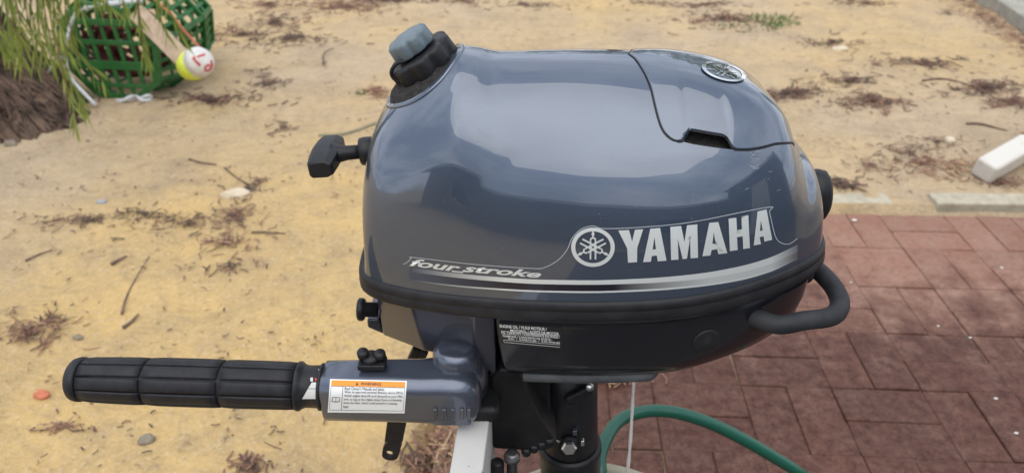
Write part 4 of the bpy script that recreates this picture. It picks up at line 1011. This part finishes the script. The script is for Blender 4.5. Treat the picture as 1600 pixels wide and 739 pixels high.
str_px = [
 [(2, -70), (6, -10), (14, 40), (26, 75), (32, 95)], [(18, -80), (22, -20), (30, 30), (36, 62), (34, 98)], [(-12, -60), (-6, 0), (2, 40), (10, 60), (18, 78)],
 [(30, -90), (36, -30), (42, 20), (52, 70), (58, 105)], [(48, -90), (52, -30), (58, 10), (62, 50), (66, 80)], [(62, -80), (66, -20), (72, 30), (82, 70), (92, 100)],
 [(78, -90), (80, -30), (86, 20), (98, 60), (112, 92)], [(70, -70), (76, 0), (84, 60), (96, 110), (108, 150)], [(88, 60), (98, 110), (110, 150), (116, 180), (120, 205)],
 [(94, -80), (98, -30), (102, 10), (110, 45), (116, 72)], [(5, -60), (12, -10), (18, 20), (24, 45), (28, 60)], [(40, -60), (44, -20), (50, 20), (56, 50), (60, 70)],
 [(108, 70), (122, 85), (136, 100), (150, 112), (160, 126)], [(100, 95), (108, 120), (118, 145), (128, 165), (134, 178)], [(180, -60), (186, -20), (192, 5), (196, 25)],
 [(206, -70), (212, -20), (218, 30), (224, 70), (232, 100)], [(240, -70), (244, -20), (250, 20), (256, 45), (260, 58)],
 [(214, -60), (216, 0), (220, 40), (222, 70), (224, 88)], [(150, -60), (158, -20), (166, 0), (176, 14)], [(252, -70), (258, -20), (266, 20), (276, 40), (284, 58)],
 [(56, -60), (60, 0), (66, 40), (76, 80), (84, 100)], [(-20, -50), (-14, 10), (-6, 50), (2, 70), (8, 84)], [(12, -50), (16, 0), (20, 30), (20, 62), (22, 82)], [(112, -60), (118, -25), (122, 0), (126, 14)], [(84, -40), (90, 10), (94, 40), (100, 70), (104, 88)], [(134, -60), (140, -30), (148, -8), (158, 4)]]
for k, L_ in enumerate(str_px):
    Y_ = rng.uniform(2.35, 2.75) if L_[0][0] < 130 else rng.uniform(2.75, 3.0); span_ = abs(L_[-1][1] - L_[0][1])
    strand([at_Y(x, y, Y_ + .02 * i) for i, (x, y) in enumerate(L_)], int(6 + span_ * .11), .080, .0038)

# ------------------------------------------------------------------ white post at the right
M_POSTW = mat('white_post_paint', (.66, .64, .60), .5); t = NT(M_POSTW); c = t.coord(); n1 = t.noise(c, 14, 6, .7); t.set('Base Color', t.mix(t.ramp(n1, [(.55, 0), (.74, .7)]), (.60, .57, .51), (.33, .20, .10)))
M_RUST = noisy('rust', (.22, .085, .025), (.34, .16, .05), 40, .9, .6, .003)
wp = empty('white_post', at_Z(1540, 282), 'white painted post lying on the leaf litter with a rusty end', 'post')
pA = at_Z(1536, 268, .055) - wp.location; pB = at_Z(1606, 228, .10) - wp.location; dAB = (pB - pA).normalized()
bar('rail', pA, pB, .085, .085, M_POSTW, wp, (0, -.25, 1), .014)
bar('rust_edge', pB - dAB * .012, pB + dAB * .008, .0885, .0885, M_RUST, wp, (0, -.25, 1), .006)
u0 = pB + Vector((.05, .02, -.08)); bar('upright', u0, u0 + Vector((.19, .09, .56)), .085, .085, M_POSTW, wp, (0, -1, .3), .006)

# ------------------------------------------------------------------ litter, sticks, stones
def sz(p_): return Vector((p_.x, p_.y, sand_z(p_.x, p_.y)))
M_LIT = mat('dry_litter', (.16, .08, .05), .9); t = NT(M_LIT); a_ = t.node('ShaderNodeAttribute', attribute_name='tint').outputs['Fac']
t.set('Base Color', t.ramp(a_, [(0, (.075, .055, .042)), (.35, (.15, .088, .062)), (.7, (.30, .155, .105)), (1, (.50, .36, .21))]))
def litter(name, label, clumps, parent_kind='stuff', tone=.45, Lr=(.010, .048), wr=(.0008, .0026)):
    V_, F_, tint = [], [], []
    for px, py, rx, ry, n_, tn in clumps:
        for k in range(int(n_ * .62)):
            r_ = abs(rng.normal(0, .75)); a = rng.uniform(0, 2 * math.pi); p_ = at_Z(px + rx * r_ * math.cos(a), py + ry * r_ * math.sin(a))
            if pave_coord(p_.x, p_.y)[1] < 4.05 and pave_coord(p_.x, p_.y)[0] > EDGE_I: zz = .002
            else: zz = sand_z(p_.x, p_.y)
            L_ = rng.uniform(*Lr); w_ = rng.uniform(*wr); a2 = rng.uniform(0, 2 * math.pi); d_ = Vector((math.cos(a2), math.sin(a2), rng.normal(0, .16))).normalized(); s_ = d_.cross(Vector((0, 0, 1))).normalized(); b_ = Vector((p_.x, p_.y, zz + .004 + abs(rng.normal(0, .010)) * math.exp(-r_)))
            bend = s_ * rng.normal(0, .12) * L_; n0 = len(V_); tv = float(np.clip(rng.normal(tn, .22), 0, 1))
            for f in (-.5, 0, .5):
                c_ = b_ + d_ * L_ * f + bend * (1 - 4 * f * f); V_ += [c_ - s_ * w_, c_ + Vector((0, 0, w_ * 1.1)), c_ + s_ * w_]; tint += [tv] * 3
            for i in (0, 1):
                a_ = n0 + 3 * i; F_ += [(a_, a_ + 1, a_ + 4, a_ + 3), (a_ + 1, a_ + 2, a_ + 5, a_ + 4)]
    o = mesh(name, V_, F_, M_LIT, None, False, False); at = o.data.attributes.new('tint', 'FLOAT', 'POINT'); at.data.foreach_set('value', tint)
    return tag(o, label, 'leaf litter', None, 'stuff')
litter('leaf_litter', 'band of dry leaf litter against the concrete path', [(1500 + 16 * k, 2 + 11.5 * k, 26, 13, 190, .62) for k in range(8)] + [(1478, 22, 18, 8, 60, .35)])
litter('leaf_litter', 'pile of dry leaf litter beside the fallen white post', [(1440, 262, 50, 18, 330, .55), (1490, 272, 55, 16, 380, .78), (1420, 245, 60, 16, 160, .3), (1360, 265, 40, 12, 90, .3), (1560, 290, 50, 8, 160, .45), (1460, 232, 50, 9, 80, .25)])
litter('leaf_litter', 'scattered dark leaf litter on the sand by the starter handle side', [(368, 345, 26, 22, 170, .45), (355, 390, 38, 14, 150, .5), (386, 300, 24, 14, 80, .2), (300, 352, 80, 16, 140, .12), (140, 352, 110, 12, 210, .10), (230, 340, 60, 10, 90, .12), (405, 290, 18, 8, 40, .3), (50, 525, 46, 18, 210, .48), (82, 505, 18, 10, 70, .25), (85, 672, 40, 8, 50, .55), (390, 730, 30, 18, 120, .45), (360, 420, 60, 12, 60, .15), (445, 205, 18, 14, 90, .25)])
litter('leaf_litter', 'reddish twig litter on the sand beside the white board', [(690, 690, 34, 34, 300, .72), (660, 720, 40, 20, 130, .5), (700, 650, 20, 16, 90, .75), (960, 596, 45, 6, 60, .85)], Lr=(.02, .06), wr=(.001, .003))
litter('leaf_litter', 'patches of reddish leaf litter along the far edge of the sand', [(a_, b_, c_, d_, int(e_ * 2.2), f_) for a_, b_, c_, d_, e_, f_ in [(540, 14, 70, 12, 300, .5), (610, 4, 90, 6, 260, .3), (420, 12, 60, 10, 120, .45), (430, 40, 60, 14, 110, .25), (450, 66, 80, 12, 120, .15), (380, 60, 50, 12, 70, .3), (725, 4, 30, 8, 70, .6), (420, 130, 40, 20, 50, .2), (590, 150, 16, 9, 80, .7), (330, 160, 80, 10, 130, .25), (1130, 36, 70, 10, 180, .45), (1230, 155, 50, 10, 140, .25), (1360, 170, 60, 12, 150, .4), (1440, 100, 70, 10, 130, .2), (1540, 140, 60, 12, 150, .3), (1580, 165, 40, 8, 90, .4), (1330, 130, 50, 10, 80, .2), (1300, 70, 60, 10, 60, .2), (1100, 10, 60, 6, 80, .3), (820, 12, 70, 6, 60, .2), (1350, 8, 60, 6, 80, .4), (1310, 300, 40, 8, 50, .2), (1020, 8, 60, 6, 40, .3)]], Lr=(.02, .07), wr=(.0012, .004))
# loose dark specks over the whole yard
litter('sand_debris', 'fine dark debris sprinkled over the sand', [(rng.uniform(0, 1600), rng.uniform(0, 300) ** 1.0, 30, 10, 6, .3) for k in range(240)] + [(rng.uniform(0, 560), rng.uniform(200, 739), 40, 20, 4, .3) for k in range(120)], Lr=(.004, .022), wr=(.001, .003))
M_STICK = noisy('dry_stick', (.10, .065, .045), (.20, .14, .10), 40, .9, .4, .002)
def stick(label, pts, r_, lift=.006):
    P_ = catmull([sz(at_Z(*q)) + Vector((0, 0, lift + (q2 if False else 0))) for q, q2 in ((p_, 0) for p_ in pts)], 5)
    o = tube('stick', P_, list(np.linspace(r_, r_ * .45, len(P_))), M_STICK, None, 6); tag(o, label, 'stick', 'dry sticks on the sand')
stick('curved dry stick standing out of the sand left of the fuel cap', [(507, 108), (506, 98), (511, 89), (522, 84)], .006, .02)
stick('long thin stick on the sand above the white post', [(1508, 201), (1530, 199), (1555, 201), (1572, 208)], .006)
stick('long pale stick lying right of the top cover on the sand', [(1440, 132), (1475, 122), (1520, 140), (1560, 160), (1600, 165)], .006)
stick('thin bent stick below the litter pile left of the motor', [(190, 490), (198, 470), (215, 440), (235, 405)], .0035)
stick('short forked stick on the sand near the throttle grip', [(192, 512), (205, 504), (218, 494)], .006)
stick('short dark stick left of the leaf pile', [(176, 418), (186, 412), (200, 406)], .006)
stick('thin stick lying right of the leaf pile', [(395, 370), (420, 371), (448, 374)], .004)
stick('pale twig on the sand between the tree and the leaf pile', [(40, 408), (60, 402), (84, 398)], .004)
stick('thin twig on the sand below the green craypot', [(297, 255), (315, 262), (340, 266)], .005)
stick('thin twig on the sand under the craypot right end', [(352, 268), (370, 280), (392, 294)], .004)
stick('straight reddish stick on the ground left of the white board', [(652, 708), (676, 722), (700, 736)], .004)
def stone(label, px, py, sx_, sy_, sz_, m, name='stone', rough_=.25, cat='stone'):
    bm = bmesh.new(); bmesh.ops.create_icosphere(bm, subdivisions=3, radius=1); off = rng.uniform(0, 50)
    for v in bm.verts:
        k = 1 + rough_ * noise.fractal(v.co * 1.3 + Vector((off, 0, 0)), 1, 2, 3); v.co = Vector((v.co.x * sx_ * k, v.co.y * sy_ * k, max(-.5, v.co.z) * sz_ * k))
    o = from_bm(name, bm, m, None, True); o.location = sz(at_Z(px, py)) + Vector((0, 0, sz_ * .3)); o.rotation_euler.z = rng.uniform(-.3, .3); tag(o, label, cat)
M_PALE = noisy('pale_stone', (.55, .46, .33), (.66, .57, .43), 30, .9, .5, .003); M_GREYS = noisy('grey_stone', (.17, .145, .11), (.27, .23, .17), 50, .9, .5, .002); M_BRK = noisy('brick_red', (.45, .13, .07), (.55, .2, .11), 60, .9, .4, .002)
stone('cream stone lying flat by the dark litter left of the motor', 370, 304, .06, .028, .022, M_PALE)
stone('grey pebble on the sand below the throttle grip', 231, 692, .019, .016, .013, M_GREYS)
stone('orange brick fragment at the left edge under the throttle grip', 67, 621, .020, .014, .013, M_BRK, 'brick_fragment', .3, 'brick fragment')
stone('small pale stone beside the tree trunk base', 18, 230, .028, .022, .018, M_GREYS)
stone('small dark pebble left above the throttle grip', 122, 528, .016, .010, .007, M_GREYS)
stone('small bluish stone on the sand left of the leaf pile', 160, 317, .018, .012, .010, mat('blue_stone', (.30, .33, .38), .8))
stone('pale stone far right of the top cover on the sand', 1312, 80, .05, .020, .014, M_PALE)
stone('pale piece of limestone near the litter pile by the post', 1480, 229, .025, .018, .016, M_PALE)
M_WCHIP = mat('white_chip', (.70, .67, .60), .8)
for lab_, px, py, s_ in [('white chip on the pavers nearest the right edge', 1556, 622, .007), ('white chip on the pavers in front of the carry handle', 1466, 509, .006), ('pale leaf fragment on the paver under the kerb', 1335, 344, .013), ('white chip on the pavers, lower of the two at the bottom right', 1588, 676, .007), ('small white fragment on the pavers right of the hose arch', 1516, 527, .006), ('pale fragment on the pavers near the right frame edge', 1565, 418, .008), ('tiny white chip on the pavers above the carry handle', 1330, 441, .005)]:
    bm = bmesh.new(); bmesh.ops.create_icosphere(bm, subdivisions=2, radius=1)
    for v in bm.verts: k = 1 + .35 * noise.noise(v.co * 1.5 + Vector((px, 0, 0))); v.co = Vector((v.co.x * s_ * k, v.co.y * s_ * .6 * k, v.co.z * s_ * .25))
    o = from_bm('chip', bm, M_WCHIP, None, True); o.location = at_Z(px, py, .004); tag(o, lab_, 'chip', 'pale chips on the pavers'); o.scale = (.75, .75, .75)
# green cord on the sand behind the starter handle
M_GCORD = noisy('faded_green_hose', (.17, .17, .10), (.24, .22, .14), 40, .8, .3, .002)
gcd = [sz(at_Z(*q)) + Vector((0, 0, .004)) for q in [(500, 222), (530, 216), (558, 208), (590, 198), (640, 180)]]
o = tube('old_hose', catmull(gcd, 6), .008, M_GCORD, None, 10); tag(o, 'faded green hose end lying on the sand behind the starter handle', 'hose')
# weeds
M_WEED = leaf_mat('weed_leaf', (.06, .10, .03), (.12, .19, .06), (.22, .27, .10))
def weed(label, px, py, n_, rad, hgt):
    V_, F_, tint = [], [], []; c_ = sz(at_Z(px, py))
    for k in range(n_):
        a = rng.uniform(0, 2 * math.pi); r_ = rad * math.sqrt(rng.uniform(0, 1)); b_ = c_ + Vector((r_ * math.cos(a) * 1.5, r_ * math.sin(a), 0)); d_ = Vector((rng.normal(0, .6), rng.normal(0, .6), 1)); leaf_quad(V_, F_, tint, b_, d_, hgt * rng.uniform(.5, 1.2), .004, Vector(rng.normal(0, 1, 3)), rng.uniform(.1, .6), rng.uniform(0, .9))
    o = mesh('weed', V_, F_, M_WEED, None, True, False); at = o.data.attributes.new('tint', 'FLOAT', 'POINT'); at.data.foreach_set('value', tint); tag(o, label, 'weed', None, 'stuff')
weed('low green weed growing on the far sand above the motor', 1195, 36, 260, .16, .055)
weed('tiny green seedling left of the fuel cap', 565, 153, 14, .02, .04)
weed('sparse green weed at the top edge of the sand', 1165, 48, 50, .14, .04)

# ------------------------------------------------------------------ surroundings that the glossy cowl mirrors
M_BRICKW = mat('house_brick', (.20, .12, .085), .85); t = NT(M_BRICKW); c = t.coord(); br = t.node('ShaderNodeTexBrick'); t.l.new(c, br.inputs[0])
br.inputs['Scale'].default_value = 4; br.inputs[1].default_value = (.16, .085, .06, 1); br.inputs[2].default_value = (.22, .13, .09, 1); br.inputs[3].default_value = (.28, .25, .21, 1); t.set('Base Color', br.outputs[0])
M_ROOF = noisy('roof_metal', (.10, .11, .12), (.14, .15, .16), 3, .5, .1, .003); M_GLASS = mat('window_glass', (.02, .025, .03), .05); M_FRAME = mat('window_frame', (.6, .6, .58), .5)
house = empty('house', (0, -7.0, 0), 'brown brick house wall and dark eave behind the photographer', 'house')
box('wall', (.5, -.15, 1.2), (15, .3, 2.4), M_BRICKW, house)
box('roof', (.5, .15, 2.58), (16, 1.9, .16), M_ROOF, house, .02); box('gutter', (.5, 1.13, 2.52), (16, .12, .12), M_FRAME, house, .02)
for xx in (-3.6, 2.4):
    w_ = box('window', (xx, .012, 1.35), (1.7, .05, 1.2), M_FRAME, house, .01); box('pane', (xx, .045, 1.35), (1.56, .012, 1.06), M_GLASS, w_)
M_TERR = mat('terrace_concrete', (.22, .12, .095), .8); t = NT(M_TERR); c = t.coord(); br = t.node('ShaderNodeTexBrick'); t.l.new(c, br.inputs[0]); br.inputs['Scale'].default_value = 4.3
br.inputs[1].default_value = (.085, .078, .070, 1); br.inputs[2].default_value = (.11, .10, .09, 1); br.inputs[3].default_value = (.05, .047, .042, 1); t.set('Base Color', br.outputs[0])
tv_ = [cellpos(-16, -26), cellpos(30, -26), cellpos(30, -5.02), cellpos(-16, -5.02)]
te = prism('terrace', tv_, (0, 0, -.06), M_TERR); te['kind'] = 'structure'; te.location.z = .002
M_CROWN = leaf_mat('far_leaf', (.035, .055, .018), (.07, .105, .03), (.12, .15, .05))
def far_tree(label, x, y, h, rad):
    tr_ = empty('background_tree', (x, y, 0), label, 'tree', 'trees beyond the yard')
    mesh('trunk', *loft(tube_rings([(0, 0, -.1), (.05, 0, h * .3), (.0, .05, h * .6), (.1, 0, h * .9)], [.22, .16, .11, .04], 10)), M_BARK, tr_)
    V_, F_, tint = [], [], []
    blobs = [(rng.normal(0, rad * .45), rng.normal(0, rad * .45), h * rng.uniform(.42, .95), rad * rng.uniform(.3, .5)) for _ in range(14)]
    for bx_, by_, bz_, br_ in blobs:
        for k in range(90):
            d_ = Vector(rng.normal(0, 1, 3)).normalized(); b_ = Vector((bx_, by_, bz_)) + d_ * br_ * rng.uniform(.5, 1.05); leaf_quad(V_, F_, tint, b_, Vector(rng.normal(0, 1, 3)), .28, .075, Vector(rng.normal(0, 1, 3)), .2, rng.uniform(0, 1))
    o = mesh('crown', V_, F_, M_CROWN, tr_, False, False); at = o.data.attributes.new('tint', 'FLOAT', 'POINT'); at.data.foreach_set('value', tint)
for lab_, x, y, h, rad in [('broad green tree beyond the yard on the left', -7, 13, 5.0, 2.6), ('tall green tree beyond the yard, left of centre', -2.5, 15, 5.8, 2.8), ('rounded green tree beyond the yard behind the motor', 2, 14, 4.8, 2.6), ('tall narrow green tree beyond the yard on the right', 6.5, 15, 6.2, 2.4), ('low green tree beyond the concrete path', 11, 13, 4.6, 2.6)]:
    far_tree(lab_, x, y, h, rad)

M_SHED = noisy('shed_cladding', (.10, .115, .13), (.13, .145, .16), 4, .55, .1, .002)
shed = empty('garden_shed', (4.9, -1.9, 0), 'blue grey garden shed right of the paving, outside the picture', 'shed')
box('wall', (0, 0, 1.25), (2.6, 3.2, 2.5), M_SHED, shed)
prism('roof', [(-1.45, -1.75, 2.5), (1.45, -1.75, 2.5), (0, -1.75, 3.3)], (0, 3.5, 0), M_ROOF, shed)
d_ = box('door', (-1.31, .2, 1.0), (.05, .9, 2.0), M_FRAME, shed, .01); box('handle', (-1.35, .52, 1.0), (.04, .03, .14), M_STEEL, d_)
